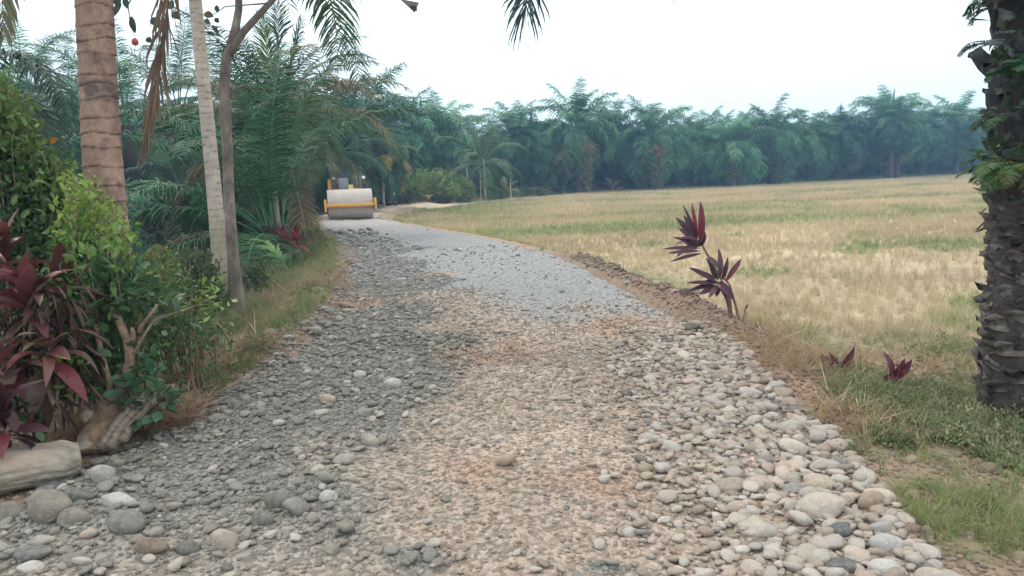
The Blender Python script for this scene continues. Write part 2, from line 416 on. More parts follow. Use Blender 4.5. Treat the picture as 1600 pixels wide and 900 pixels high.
# road: its own sheet, edges dipping under the earth beside it
def road_z(x, y):
    er = xr(y) - x; el = x - xl(y); e = np.minimum(er, el)
    z = .035 * sm(e, 0, 1.5) + (fbm(x * .8, y * .8, 91, 3) - .5) * .06 + (fbm(x * 5, y * 5, 92, 3) - .5) * .035
    rut = -.03 * np.exp(-((e - 1.1) / .35) ** 2)
    lift = .05 * zone_slate(x, y) * fbm(x * 3, y * 3, 93)
    return z + rut + lift - .16 * (1 - sm(e + (fbm(x * 1.5, y * 1.5, 94) - .5) * .35, -.30, .06))
ry = np.concatenate([[.2, .8, 1.4], np.geomspace(1.9, 50, 520)])
tt = np.linspace(0, 1, 230)
Yr = np.repeat(ry[:, None], len(tt), 1); Xr = xl(Yr) - .4 + tt[None, :] * (xr(Yr) - xl(Yr) + .8)
tag(link('gravel_road', sheet('gravel_road', Xr, Yr, road_z(Xr, Yr), road_color(Xr, Yr), M_ROAD)), 'gravel track of tan and blue grey crushed stone curving away to the left', 'road', None, 'structure')

# the bare dirt track beyond the roller, bending right along the trees
def strip(name, pts, hw, colr, m, label, cat):
    pts = np.array(pts, float); s = np.linspace(0, len(pts) - 1, 120)
    cx = np.interp(s, np.arange(len(pts)), pts[:, 0]); cy = np.interp(s, np.arange(len(pts)), pts[:, 1])
    k = np.ones(9) / 9; pad = lambda a: np.convolve(np.pad(a, 4, mode='edge'), k, 'valid')
    cx, cy = pad(cx), pad(cy); T = np.stack([np.gradient(cx), np.gradient(cy)], 1); T /= np.linalg.norm(T, axis=1)[:, None]
    o = np.linspace(-1, 1, 15); hwv = hw * (1 + .25 * (fbm(s * .2, s * 0, 95) - .5))
    X = cx[:, None] - T[:, 1:2] * o * hwv[:, None]; Y = cy[:, None] + T[:, 0:1] * o * hwv[:, None]
    Z = height(X, Y, False) + .05 * (1 - np.abs(o) ** 4) - .012
    C = np.empty(X.shape + (3,)); C[:] = colr; C *= (.85 + .3 * fbm(X, Y * .6, 96))[..., None]
    return tag(link(name, sheet(name, X, Y, Z, C, m)), label, cat, None, 'structure')
strip('dirt_track', [(-9.0, 45), (-9.1, 50), (-7.9, 57), (-4.5, 65), (0, 73), (6, 82)], 1.9, (.52, .40, .30), M_EARTH, 'pale bare dirt track bending along the foot of the palms', 'track')

# pond
m, n, b, out = mat('pond_water'); b.inputs['Base Color'].default_value = (.035, .032, .02, 1); b.inputs['Roughness'].default_value = .12
nz = noise_node(n, 3, 2); bump(n, b, nz.outputs[0], .1, .02)
a = np.linspace(0, 2 * math.pi, 48, endpoint=False)
V = np.stack([POND[0] + np.cos(a) * POND[2] * 1.35, POND[1] + np.sin(a) * POND[3] * 1.35, np.full(48, POND_Z)], 1)
tag(link('pond', np_mesh('pond', np.vstack([V, [[POND[0], POND[1], POND_Z]]]), [np.array([[i, (i + 1) % 48, 48] for i in range(48)])], [m])), 'dark still water in the ditch behind the left shrubs', 'water', None, 'structure')
# ------------------------------------------------------------------ palm fronds
M_FROND = leaf_mat('frond_leaflets', 'obj', None, .6, .16, 1.4, .62, 1.35, .18)
M_RACHIS = leaf_mat('frond_rachis', 'obj', None, .6, 0, 4, .9, 1.5)
def norm(a): return a / (np.linalg.norm(a, axis=-1, keepdims=True) + 1e-9)
def frond_on(path, nl, ll, hang, plume, petiole=.14, rad=.03, seed=0, wid=.045, fwd=.8, tipl=.35, segs=3):
    "mesh arrays of one feather leaf along a curve (points, root first)"
    g = np.random.default_rng(seed); path = np.asarray(path, float)
    d = np.r_[0, np.cumsum(np.linalg.norm(np.diff(path, axis=0), axis=1))]; L = d[-1]
    s = np.linspace(0, L, 16); ctr = np.stack([np.interp(s, d, path[:, k]) for k in range(3)], 1)
    mb = MB(); mb.tube(ctr, np.linspace(rad, rad * .12, 16), 4, 1, False)
    u = np.repeat((np.arange(nl) + .5) / nl, 2); side = np.tile([1, -1], nl)
    u = np.clip(u + g.uniform(-.4, .4, len(u)) / nl, 0, 1)
    sp = (petiole + (1 - petiole) * u) * L
    p0 = np.stack([np.interp(sp, s, ctr[:, k]) for k in range(3)], 1)
    Tg = norm(np.gradient(ctr, axis=0)); T = norm(np.stack([np.interp(sp, s, Tg[:, k]) for k in range(3)], 1))
    up = np.array([0, 0, 1.0]); Sd = np.cross(T, up); bad = np.linalg.norm(Sd, axis=1) < .15
    Sd[bad] += np.cross(T[bad], np.array([0, 1.0, 0])) ; Sd = norm(Sd) * side[:, None]; Nn = norm(np.cross(Sd * side[:, None], T))
    ln = ll * (tipl + (1 - tipl) * np.sin(np.clip(u * .92 + .12, 0, 1) * math.pi) ** .7) * g.uniform(.8, 1.15, len(u))
    f = fwd * (.6 + .9 * u) + g.uniform(-.12, .12, len(u))
    dr = norm(Sd + T * f[:, None] + Nn * (g.normal(.12, 1, len(u)) * plume)[:, None])
    W = norm(T - dr * np.sum(T * dr, 1)[:, None] + Nn * (g.normal(0, .35, len(u)))[:, None])
    W = norm(W - dr * np.sum(W * dr, 1)[:, None])
    steps = {3: (.38, .36, .26), 2: (.5, .5)}[segs]
    ww = wid * (.6 + .4 * np.sin(u * math.pi)); prof = {3: (.55, 1, .75), 2: (.7, 1)}[segs]
    pts = [p0]; q = p0; dd = dr
    for k in range(segs):
        q = q + dd * (ln * steps[k])[:, None]; pts.append(q)
        dd = norm(dd + np.array([0, 0, -1.0]) * (hang * (.5 + k * .5) * g.uniform(.7, 1.3, len(u)))[:, None])
    V = []; n = len(u)
    for k in range(segs): V += [pts[k] + W * (ww * prof[k] * .5)[:, None], pts[k] - W * (ww * prof[k] * .5)[:, None]]
    V.append(pts[-1]); V = np.stack(V, 1); m = V.shape[1]; b = np.arange(n)[:, None] * m
    q = np.concatenate([b + np.array([[2 * k, 2 * k + 1, 2 * k + 3, 2 * k + 2]]) for k in range(segs - 1)])
    t = b + np.array([[m - 3, m - 2, m - 1]])
    mb.add(V.reshape(-1, 3), [q, t], 0); return mb
def arc(L, e0, droop, pw=1.3, side=0.0, n=16):
    t = np.linspace(0, 1, n); e = e0 - droop * t ** pw; ds = L / (n - 1)
    x = np.r_[0, np.cumsum(np.cos(e[1:]) * ds)]; z = np.r_[0, np.cumsum(np.sin(e[1:]) * ds)]
    return np.stack([x, side * (t ** 2) * L, z], 1)
FTYPE = {   # L, droop for high and low leaves, pairs, leaflet length, hang, plume, width
    'oil': dict(L=5.5, dr=(1.0, 2.2), nl=96, ll=.88, hang=.85, plume=.26, wid=.034, fwd=.6),
    'oil_far': dict(L=5.3, dr=(.95, 2.4), nl=66, ll=1.25, hang=1.15, plume=.35, wid=.075, segs=3, fwd=.5),
    'coco': dict(L=4.8, dr=(1.1, 1.7), nl=74, ll=.80, hang=.7, plume=.10, wid=.036),
    'coco_far': dict(L=4.6, dr=(1.0, 1.9), nl=50, ll=.9, hang=1.0, plume=.1, wid=.065, segs=3, fwd=.55),
}
ELEV = [86, 74, 62, 50, 38, 24, 8, -12, -32, -50]
LIB = {}; VERTS = {}
for ft, q in FTYPE.items():
    for i, e in enumerate(ELEV):
        for v in range(2):
            k = i / (len(ELEV) - 1); g = np.random.default_rng(i * 7 + v)
            path = arc(q['L'] * g.uniform(.92, 1.05), R(e), lerp(q['dr'][0], q['dr'][1], min(1, k * 1.8)) * (1 - .45 * max(0, k - .55)) * g.uniform(.85, 1.15), 1.4, g.uniform(-.12, .12))
            mb = frond_on(path, q['nl'], q['ll'], q['hang'], q['plume'], .16, .035 if 'far' not in ft else .05, i * 13 + v, q['wid'], q.get('fwd', .7), segs=q.get('segs', 3))
            LIB[ft, i, v] = mb.mesh('frond_' + ft, [M_FROND, M_RACHIS], smooth=True); VERTS[ft, i, v] = np.concatenate(mb.V)[::7]
M_TRUNK_OIL = solid_mat('oil_palm_trunk', 'none', (.075, .062, .055), .95, 3, .5, 1.5, .9, .05, 14)
M_TRUNK_COCO = solid_mat('coconut_trunk', 'none', (.34, .28, .235), .9, 3, .65, 1.25, .5, .02, 30)
M_FERN = leaf_mat('fern_leaf', 'geo', None, .5, .3, 9, .7, 1.3)
def trunk_mesh(name, h, r0, r1, m, lean=(0, 0), rough=.12, n=10, rows=14):
    t = np.linspace(0, 1, rows); p = np.stack([lean[0] * t ** 1.5, lean[1] * t ** 1.5, h * t], 1)
    return MB().tube(p, lerp(r0, r1, t ** .6), n, 0, True, None, rough).mesh(name, [m])
SHARED_TRUNK = [trunk_mesh('trunk', 1, .42, .34, M_TRUNK_OIL) for _ in range(2)]
CROWN_FAR = []
def joined_crown(ft, n, seed):
    g = np.random.default_rng(seed); mb = MB(); q = FTYPE[ft]
    for i in range(n):
        t = i / (n - 1); e = 86 - 138 * t ** 1.1; az = i * 2.39996 + g.uniform(-.3, .3)
        path = arc(q['L'] * g.uniform(.85, 1.05), R(e), lerp(q['dr'][0], q['dr'][1], min(1, t * 1.8)) * (1 - .45 * max(0, t - .55)), 1.4, g.uniform(-.12, .12))
        f = frond_on(path, q['nl'], q['ll'], q['hang'], q['plume'], .16, .05, seed * 99 + i, q['wid'], q.get('fwd', .7), segs=q.get('segs', 3))
        V = np.concatenate(f.V); c, s = math.cos(az), math.sin(az); V = V @ np.array([[c, s, 0], [-s, c, 0], [0, 0, 1]])
        V[:, :2] += np.array([c, s]) * .25
        for k, fl in f.F.items():
            for fa, ma in zip(fl, f.M[k]): mb.F.setdefault(k, []).append(fa + mb.n); mb.M.setdefault(k, []).append(ma)
        mb.V.append(V); mb.n += len(V); mb.C.append(np.ones((len(V), 3)))
    return mb.mesh('crown', [M_FROND, M_RACHIS])
GREEN_OIL = np.array((.066, .148, .088)); GREEN_COCO = np.array((.085, .125, .05)); BROWN = np.array((.26, .185, .11))
def add_fronds(root, top, n, ft, sc, gcol, g, e_hi=86, e_lo=-32, brown=.12, az0=None, skip=None, spread=.25, avoid=None):
    az0 = g.uniform(0, 6.28) if az0 is None else az0
    for i in range(n):
        t = i / max(1, n - 1); e = lerp(e_hi, e_lo, t ** (1.1 if 'far' in ft else .9)) + g.uniform(-6, 6); az = az0 + i * 2.39996 + g.uniform(-.25, .25)
        if skip and skip(az % (2 * math.pi), e): continue
        k = int(np.argmin([abs(e - q) for q in ELEV]))
        kv = int(g.integers(2)); so_ = sc * g.uniform(.88, 1.08); org = (top[0] + math.cos(az) * spread * sc, top[1] + math.sin(az) * spread * sc, top[2] - .5 * t * sc)
        if avoid:
            q_ = VERTS[ft, k, kv] * so_; w_ = np.stack([q_[:, 0] * math.cos(az) - q_[:, 1] * math.sin(az), q_[:, 0] * math.sin(az) + q_[:, 1] * math.cos(az), q_[:, 2]], 1) + np.array(org) + np.array(root.location)
            X_, Y_, W_ = px_of(w_)
            if any(((X_ > a_[0]) & (X_ < a_[2]) & (Y_ > a_[1]) & (Y_ < a_[3]) & (W_ > 0)).mean() > .02 for a_ in avoid): continue
        col = gcol * g.uniform(.75, 1.3) * np.array([g.uniform(.9, 1.15), 1, g.uniform(.85, 1.15)])
        if t > .72 and g.random() < brown * 3: col = lerp(col, BROWN, g.uniform(.35, .9))
        link('frond', LIB[ft, k, kv], root, org, (g.uniform(-.12, .12), g.uniform(-.06, .06), az), so_, col)
def palm(base, h, ft, n, sc, label, group=None, gcol=GREEN_OIL, seed=0, tr=1.0, name='oil_palm', lean=(0, 0), **kw):
    g = np.random.default_rng(seed + 500)
    root = empty(name, base, label, 'palm tree', group)
    if ft.startswith('oil'):
        link('trunk', SHARED_TRUNK[seed % 2], root, (0, 0, -.1), (0, 0, g.uniform(0, 6)), (tr, tr, h + .2))
    else:
        link('trunk', trunk_mesh('trunk', h + .25, .17 * tr, .10 * tr, M_TRUNK_COCO, lean, .05), root, (0, 0, -.15))
    add_fronds(root, (lean[0], lean[1], h), n, ft, sc, gcol, g, **kw)
    return root
def leaf_cloud(n, cen, rad, size, cols, g, shape='ell', up=.5, aspect=.5, hang=0.0):
    "many small folded leaves: arrays for MB; cen/rad lists of clumps"
    cen = np.atleast_2d(cen); rad = np.broadcast_to(np.asarray(rad, float), cen.shape)
    k = g.integers(len(cen), size=n); d = norm(g.normal(size=(n, 3))); rr = g.random(n) ** .45
    p = cen[k] + d * rad[k] * rr[:, None]
    ax = norm(d * .8 + g.normal(size=(n, 3)) * .6 + np.array([0, 0, up - hang])); nn = norm(g.normal(size=(n, 3)) * .7 + np.array([0, 0, 1.0]))
    sd = norm(np.cross(ax, nn)); nn = np.cross(sd, ax)
    s = size * g.uniform(.6, 1.35, n)[:, None]; w = s * aspect
    fold = .18
    V = np.stack([p, p + ax * s * .35 + sd * w * .45 + nn * w * fold, p + ax * s * .75 + sd * w * .4 + nn * w * fold, p + ax * s - nn * s * .08,
                  p + ax * s * .75 - sd * w * .4 + nn * w * fold, p + ax * s * .35 - sd * w * .45 + nn * w * fold], 1)
    b = np.arange(n)[:, None] * 6
    q = np.concatenate([b + np.array([[0, 1, 2, 3]]), b + np.array([[0, 3, 4, 5]])])
    cols = np.asarray(cols, float); c = cols[g.integers(len(cols), size=n)] * g.uniform(.7, 1.3, n)[:, None]
    return V.reshape(-1, 3), [q], np.repeat(c, 6, 0)
def foliage(name, parent, n, cen, rad, size, cols, seed, material=None, **kw):
    g = np.random.default_rng(seed); V, f, c = leaf_cloud(n, cen, rad, size, cols, g, **kw)
    o = MB().add(V, f, 0, c).build(name, material or M_FERN, parent, smooth=False, use_col=True)
    o['kind'] = 'stuff'; return o

# ------------------------------------------------------------------ the oil palm plantation along the far edge of the field
def dep(px): return float(np.interp(px, [560, 640, 740, 900, 1100, 1300, 1530, 1700], [70, 75, 80, 85, 89, 97, 112, 122]))
def gz(x, y): return float(height(np.array([x]), np.array([y]), False)[0])
def at_depth(px, d):
    p = P(px, 283, d); x, y = p[0], p[1]; return np.array([x, y, gz(x, y)])
def topz(px, py, d): return P(px, py, d)[2]
FRONT = [(575, 172, 0), (632, 152, 1), (690, 162, 1), (806, 166, 0), (850, 190, 0), (902, 150, 1), (958, 168, 0), (1018, 166, 1), (1092, 186, 0), (1143, 184, 1),
         (1204, 168, 1), (1262, 182, 0), (1312, 174, 0), (1384, 148, 1), (1440, 168, 0), (1492, 160, 1), (1548, 176, 0), (1610, 170, 0)]
SPECIAL = {902: 'tallest oil palm of the middle far row, its crown standing above its neighbours',
           1384: 'tall oil palm with two upright spears rising above the right part of the far row',
           690: 'oil palm left of the dip in the far tree line, behind the light green bush'}
GRP = 'oil palms along the far edge of the field'
ORD = 'first second third fourth fifth sixth seventh eighth ninth tenth eleventh twelfth thirteenth fourteenth fifteenth sixteenth seventeenth eighteenth'.split()
for i, (px, py, big) in enumerate(FRONT):
    d = dep(px) + (0 if big else 3.5); b = at_depth(px, d); H = topz(px, py, d) - b[2]; sc = 1.0 + .12 * big
    palm(b, max(2.5, H - 3.3 * sc), 'oil_far', 50, sc, SPECIAL.get(px, f'hazy oil palm, {ORD[i]} from the left in the front row along the field edge'), GRP,
         GREEN_OIL * np.array([1.15, 1.15, .95]) * random.uniform(.95, 1.6), i, 1.0, brown=.05, e_hi=84, e_lo=-52)
BACK = [(560 + k * 47 + random.uniform(-14, 14), random.uniform(168, 196)) for k in range(23)]
CROWN_FAR = [joined_crown('oil_far', 30, s) for s in range(4)]
for i, (px, py) in enumerate(BACK):
    d = dep(px) + random.uniform(10, 15); b = at_depth(px, d); H = topz(px, py, d) - b[2]; h = max(2.5, H - 4.4)
    r = empty('oil_palm', b, 'second row oil palm seen between the crowns of the front row across the field', 'palm tree', 'oil palms of the second row')
    link('trunk', SHARED_TRUNK[i % 2], r, (0, 0, -.1), None, (1, 1, h + .2))
    link('crown', CROWN_FAR[i % 4], r, (0, 0, h), (0, 0, random.uniform(0, 6.28)), random.uniform(.95, 1.15), GREEN_OIL * random.uniform(.85, 1.2))
# further rows that read as one dark mass
_pal = []
for row, (dd, st) in enumerate(((20, 34), (29, 34), (40, 34), (54, 34))):
    for px in np.arange(380, 1760, st):
        d = dep(px) + dd + random.uniform(-3, 3); b = at_depth(px + random.uniform(-15, 15), d); _pal.append((b, random.uniform(2.4, 4.4)))
MASS_SRC = source_collection('palm_mass_source', [joined_crown('oil_far', 34, 9), joined_crown('oil_far', 34, 10)])
m_mass = leaf_mat('palm_mass', 'inst', None, .5, .2, 1.4, .75, 1.25)
for o in MASS_SRC.objects:
    for k in range(len(o.data.materials)): o.data.materials[k] = m_mass
pts = np.array([b + np.array([0, 0, h]) for b, h in _pal]); nP = len(pts)
scatter('palm_forest', MASS_SRC, pts, np.stack([np.zeros(nP), np.zeros(nP), rng.uniform(0, 6.28, nP)], 1), rng.uniform(.95, 1.2, nP), rng.integers(0, 2, nP),
        GREEN_OIL * rng.uniform(.8, 1.15, (nP, 1)), 'deep rows of oil palms behind the front rows, a dark blue green mass', 'palm forest')
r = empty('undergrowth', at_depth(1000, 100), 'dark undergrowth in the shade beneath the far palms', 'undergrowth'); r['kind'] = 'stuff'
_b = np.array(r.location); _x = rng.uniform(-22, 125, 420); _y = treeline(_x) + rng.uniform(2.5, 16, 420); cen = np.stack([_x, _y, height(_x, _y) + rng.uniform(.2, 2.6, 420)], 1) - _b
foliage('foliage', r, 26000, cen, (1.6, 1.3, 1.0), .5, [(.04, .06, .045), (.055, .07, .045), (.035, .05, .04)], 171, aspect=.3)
# trunks wrapped in creeper, in front of the row
for px, py0, py1, label in ((918, 236, 300, 'oil palm trunk wrapped in yellowish green creeper, left of two wrapped trunks'), (1028, 240, 299, 'oil palm trunk wrapped in creeper with a reddish tuft, right of two wrapped trunks'),
                            (1145, 246, 293, 'thinner creeper wrapped palm trunk in the shade of the far row'), (1213, 248, 290, 'dim creeper wrapped palm trunk right of the thinner wrapped one')):
    d = dep(px) - 4; b = at_depth(px, d); h = topz(px, py0, d) - b[2]
    r = empty('wrapped_trunk', b, label, 'tree trunk', 'creeper wrapped trunks at the field edge'); link('trunk', SHARED_TRUNK[0], r, (0, 0, -.1), None, (.9, .9, h + .1))
    zz = np.linspace(.15, h, 16); cen = np.stack([rng.uniform(-.25, .25, 16), rng.uniform(-.25, .25, 16), zz], 1)
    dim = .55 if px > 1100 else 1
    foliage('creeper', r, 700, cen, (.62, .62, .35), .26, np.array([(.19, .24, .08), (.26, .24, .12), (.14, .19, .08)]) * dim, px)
    if px < 1100: foliage('dead_tuft', r, 120, [(0, 0, h + .2)], (.7, .7, .45), .5, [(.36, .20, .12), (.30, .2, .12)], px + 1, aspect=.25)
# single upright spears above the row
for px, py, d in ((832, 162, 84), (1391, 138, 96), (1401, 150, 98), (1310, 160, 100), (662, 150, 74)):
    b = at_depth(px, d + 1); zt = topz(px, py, d)
    r = empty('spear_leaf_palm', b, {832: 'palm with one thin bare spear leaf left of the tallest crown', 1391: 'palm whose tall spear leaf tops the right of the far row', 1401: 'palm with a shorter dark spear just right of the tallest spear',
        1310: 'palm with a pair of straight spears above the far right row', 662: 'palm with a hair thin spear above the left of the far row'}[px], 'palm tree', 'palms with spear leaves')
    link('trunk', SHARED_TRUNK[1], r, (0, 0, -.1), None, (.8, .8, max(1, zt - b[2] - 4.5)))
    z0 = zt - b[2] - 4.5
    f = frond_on([(0, 0, z0), (.05, 0, zt - b[2] - 2), (.15, .05, zt - b[2])], 22, .35, .1, .1, .3, .05, px, .1, 1.6, segs=2)
    f.build('spear_leaf', [M_FROND, M_RACHIS], r, color=GREEN_OIL * 1.1)
    link('crown', CROWN_FAR[2], r, (0, 0, z0), (0, 0, px), .8, GREEN_OIL)

# ------------------------------------------------------------------ things at the left end of the field, by the dirt track
cb = at_depth(757, 67); palm(cb, topz(757, 250, 67) - cb[2], 'coco_far', 17, 1.0, 'coconut palm with arching fronds on two thin trunks, right of the pole by the track', None, GREEN_COCO * np.array([.9, 1.05, 1.1]), 3, .9, 'coconut_palm', e_hi=84, e_lo=-38, brown=.05)
b = at_depth(597, 52); palm(b, topz(599, 243, 52) - b[2], 'coco_far', 12, .62, 'small yellowing coconut palm with a bare thin trunk behind the roller', None, np.array((.36, .29, .09)), 5, .7, 'coconut_palm', lean=(.2, 0), e_hi=70, e_lo=-34, brown=.33)
b = at_depth(790, 72); palm(b, .5, 'coco_far', 9, .5, 'young palm with yellow green fronds at the end of the dirt track', None, np.array((.17, .22, .08)), 6, .5, 'young_palm', e_hi=84, e_lo=10)
b = at_depth(880, 84); palm(b, .4, 'coco_far', 8, .42, 'low young palm in the grass left of the first wrapped trunk', None, np.array((.12, .18, .07)), 8, .5, 'young_palm', e_hi=84, e_lo=5)
b = at_depth(958, 84); palm(b, .4, 'coco_far', 9, .40, 'low young palm with orange tinged leaves between the two wrapped trunks', None, np.array((.20, .16, .07)), 9, .5, 'young_palm', e_hi=84, e_lo=5)
b = at_depth(1497, 118); palm(b, 2.4, 'coco_far', 9, .42, 'little coconut palm with orange old leaf before a bright gap at the far right', None, np.array((.16, .19, .08)), 10, .6, 'young_palm', e_hi=70, e_lo=-30, brown=.33)
M_BAMBOO = solid_mat('bamboo', 'none', (.50, .44, .26), .6, 3, .85, 1.15, .2, .01)
for (px0, py0, px1, py1, d, rr, label) in ((735, 308, 728, 256, 67, .085, 'tall pale bamboo pole leaning left beside the light green bush'), (750, 306, 750, 266, 68, .05, 'thin upright stake beside the coconut trunk'), (798, 304, 797, 280, 70, .045, 'short stake beside the young palm')):
    a0 = at_depth(px0, d); t1 = P(px1, py1, d) - a0
    r = empty('pole', a0, label, 'pole', 'poles by the dirt track')
    mb = MB(); n = 9; t = np.linspace(0, 1, n * 3)
    mb.tube(np.outer(t, t1) + np.array([0, 0, -.1]) * (1 - t)[:, None], rr * (1 + .18 * (np.arange(n * 3) % 3 == 0)) * (1 - .3 * t), 8).build('shaft', M_BAMBOO, r)
# light green bush
b = at_depth(676, 66); r = empty('bush', b, 'broad light green bush mass beside the dirt track behind the roller', 'bush')
cen = [(random.uniform(-3.3, 3.3), random.uniform(-1.2, 1.6), 0) for _ in range(46)]; cen = [(x, y, random.uniform(.3, 1) * max(.5, 2.9 - .12 * (x + .6) ** 2 - .25 * abs(y))) for x, y, _ in cen]
foliage('foliage', r, 9000, cen, (.75, .7, .6), .21, [(.26, .38, .10), (.32, .44, .12), (.19, .29, .08), (.36, .41, .16)], 21, up=.7)
mb = MB()
for k in range(9): mb.tube([(random.uniform(-.6, .6), random.uniform(-.4, .4), -.1), (random.uniform(-1.5, 1.5), 0, 1.0), (random.uniform(-2.8, 2.8), random.uniform(-.6, .6), 2.0)], [.05, .04, .015], 5)
mb.build('stem', M_TRUNK_COCO, r)
b = at_depth(668, 63); r = empty('banana_plant', b, 'small bright yellow green broad leaved plant in front of the light green bush', 'plant')
for k in range(7):
    a = k * .9; f = MB(); n = 6; t = np.linspace(0, 1, n); c = np.stack([np.cos(a) * t * .7, np.sin(a) * t * .3, .25 + 1.1 * t - .7 * t * t], 1); wv = .16 * np.sin(t * math.pi * .9 + .15)
    V = np.concatenate([c + np.stack([-np.sin(a) * wv, np.cos(a) * wv, 0 * wv], 1), c - np.stack([-np.sin(a) * wv, np.cos(a) * wv, 0 * wv], 1)]); i = np.arange(n - 1)
    f.add(V, [np.stack([i, i + 1, n + i + 1, n + i], 1)], 0, (.38, .36, .07)).build('leaf', M_FERN, r, use_col=True)
for px, d, wd, hh, nn, cols, label in ((612, 58, 1.3, .9, 1500, [(.10, .15, .07), (.07, .11, .05)], 'dark low bush behind the parked motorcycle'), (705, 66, 1.8, .9, 1600, [(.15, .2, .07), (.22, .22, .1)], 'low yellowish shrub fringe at the right foot of the light green bush'),
                                 (775, 72, 1.5, .7, 900, [(.12, .17, .07)], 'low green shrub beside the young palm by the track'), (820, 78, 3.0, .9, 1600, [(.10, .15, .07), (.13, .17, .08)], 'tall weeds at the foot of the palms, left of the wrapped trunks')):
    b = at_depth(px, d); r = empty('shrub', b, label, 'shrub'); cen = [(random.uniform(-wd, wd), random.uniform(-.5, .5), random.uniform(.2, hh)) for _ in range(16)]
    foliage('foliage', r, nn, cen, (.45, .4, .35), .2, cols, int(px), up=.9)
# ------------------------------------------------------------------ left side: coconut trunks, thin tree, palms over the ditch
def base_at(px, d): return at_depth(px, d)
m, n, b, out = mat('coconut_bark')           # ringed bark: pinkish brown, dark stains high up, greenish low down
nz = noise_node(n, 2.2, 6, .7); n2 = noise_node(n, 14, 5, .7)
tc = N(n, 'ShaderNodeTexCoord'); mp = N(n, 'ShaderNodeMapping'); mp.inputs['Scale'].default_value = (40, 40, 3); n.links.new(tc.outputs['Object'], mp.inputs[0])
fib = noise_node(n, 1, 4, .6, vec=mp.outputs[0])
c = color_source(n, 'geo'); c = mulvar(n, c, n2.outputs[0], .68, 1.25); c = mulvar(n, c, fib.outputs[0], .9, 1.08)
rp = N(n, 'ShaderNodeMapRange'); rp.inputs[1].default_value = .49; rp.inputs[2].default_value = .62; rp.inputs[4].default_value = .75; n.links.new(nz.outputs[0], rp.inputs[0])
mm = N(n, 'ShaderNodeMix', data_type='RGBA'); n.links.new(rp.outputs[0], mm.inputs[0]); n.links.new(c, mm.inputs[6]); mm.inputs[7].default_value = (.055, .045, .05, 1)
n.links.new(mm.outputs[2], b.inputs['Base Color']); b.inputs['Roughness'].default_value = .9; b.inputs['Specular IOR Level'].default_value = .15
bump(n, b, fib.outputs[0], .5, .012); M_BARK1 = m
M_BARK2 = solid_mat('pale_bark', 'geo', None, .9, 5, .75, 1.18, .4, .01, 30, tint=((.13, .11, .10), .66, .74, .8))
def ringed_trunk(path, radii, ring, seed, tint, scar=.012, seg=44, step=.012, var=.18, material=None):
    g = np.random.default_rng(seed); path = np.asarray(path, float)
    d = np.r_[0, np.cumsum(np.linalg.norm(np.diff(path, axis=0), axis=1))]; L = d[-1]
    s = np.arange(0, L, step); ctr = np.stack([np.interp(s, d, path[:, k]) for k in range(3)], 1)
    k9 = max(3, int(.5 / step) | 1); ker = np.ones(k9) / k9
    ctr = np.stack([np.convolve(np.pad(ctr[:, k], k9 // 2, mode='edge'), ker, 'valid') for k in range(3)], 1)
    rad = np.interp(s, d, radii); rings = np.cumsum(g.uniform(.75, 1.3, int(L / ring) + 4) * ring) - ring
    th = np.arange(seg) / seg * 2 * math.pi
    V = np.empty((len(s), seg, 3)); C = np.empty((len(s), seg, 3))
    tilt = g.uniform(-.035, .035, len(rings)); ph = g.uniform(0, 6.28, len(rings))
    SS = s[:, None] + 0 * th; idx = np.zeros(SS.shape, int); dist = np.full(SS.shape, 9.)
    for i, r in enumerate(rings):
        e = r + tilt[i] * np.sin(th + ph[i]) + .008 * np.sin(3 * th + ph[i] * 2)
        up = SS - e; m_ = (up >= 0) & (up < dist); dist = np.where(m_, up, dist); idx = np.where(m_, i, idx)
    saw = np.exp(-dist / (ring * .35)) * scar - np.exp(-(dist / .010) ** 2) * scar * 1.6
    wob = (fbm(th[None] * 2.5 + 9, SS * 3, seed, 3) - .5) * .02
    rr = rad[:, None] * (1 + wob) + saw
    V[..., 0] = ctr[:, None, 0] + np.cos(th) * rr; V[..., 1] = ctr[:, None, 1] + np.sin(th) * rr; V[..., 2] = ctr[:, None, 2]
    tone = g.uniform(1 - var, 1 + var, len(rings))[idx]; dark = np.exp(-(dist / .009) ** 2)
    C[:] = tint; C *= (tone * (1 - .6 * dark))[..., None]
    low = 1 - sm(s, .5, 1.7); C = mixc(C, np.array((.20, .19, .10)) * 1.0, np.repeat((low * .55)[:, None], seg, 1))
    h, wd = len(s), seg; i, j = np.meshgrid(np.arange(h - 1), np.arange(wd), indexing='ij'); j2 = (j + 1) % wd
    q = np.stack([i * wd + j, i * wd + j2, (i + 1) * wd + j2, (i + 1) * wd + j], -1).reshape(-1, 4)
    return np_mesh('trunk', V.reshape(-1, 3), [q], [material or M_BARK1], None, C.reshape(-1, 3))
# coconut palm 1
D1 = 6.8; pts = [P(184, 590, D1), P(182, 540, D1), P(166, 330, D1), P(160, 250, D1), P(154, 140, D1), P(147, 0, D1), P(138, -170, D1), P(132, -330, D1)]
b0 = np.array(pts[0]); c1 = empty('coconut_palm', b0, 'coconut palm with thick ringed pinkish brown trunk behind the bright green shrub', 'palm tree')
link('trunk', ringed_trunk([p - b0 for p in pts], [.25, .215, .172, .164, .157, .155, .15, .14], .14, 3, (.42, .275, .215)), c1)
top = pts[-1] - b0; add_fronds(c1, top, 12, 'coco', 1.0, GREEN_COCO, np.random.default_rng(61), 82, 22, 0)
fp = [P(262, -330, 6.9), P(276, -190, 6.9), P(266, -40, 6.9), P(256, 70, 6.9), P(243, 150, 6.9), P(226, 240, 6.9)]
frond_on([p - b0 for p in fp], 60, .55, .9, .5, .35, .022, 5, .03, 2.4).build('dead_frond', [M_FROND, M_RACHIS], c1, color=(.20, .135, .095))
fp = [P(120, -330, 6.6), P(60, -300, 6.3), P(10, -160, 6.0), P(2, -40, 5.9), P(6, 62, 5.9)]
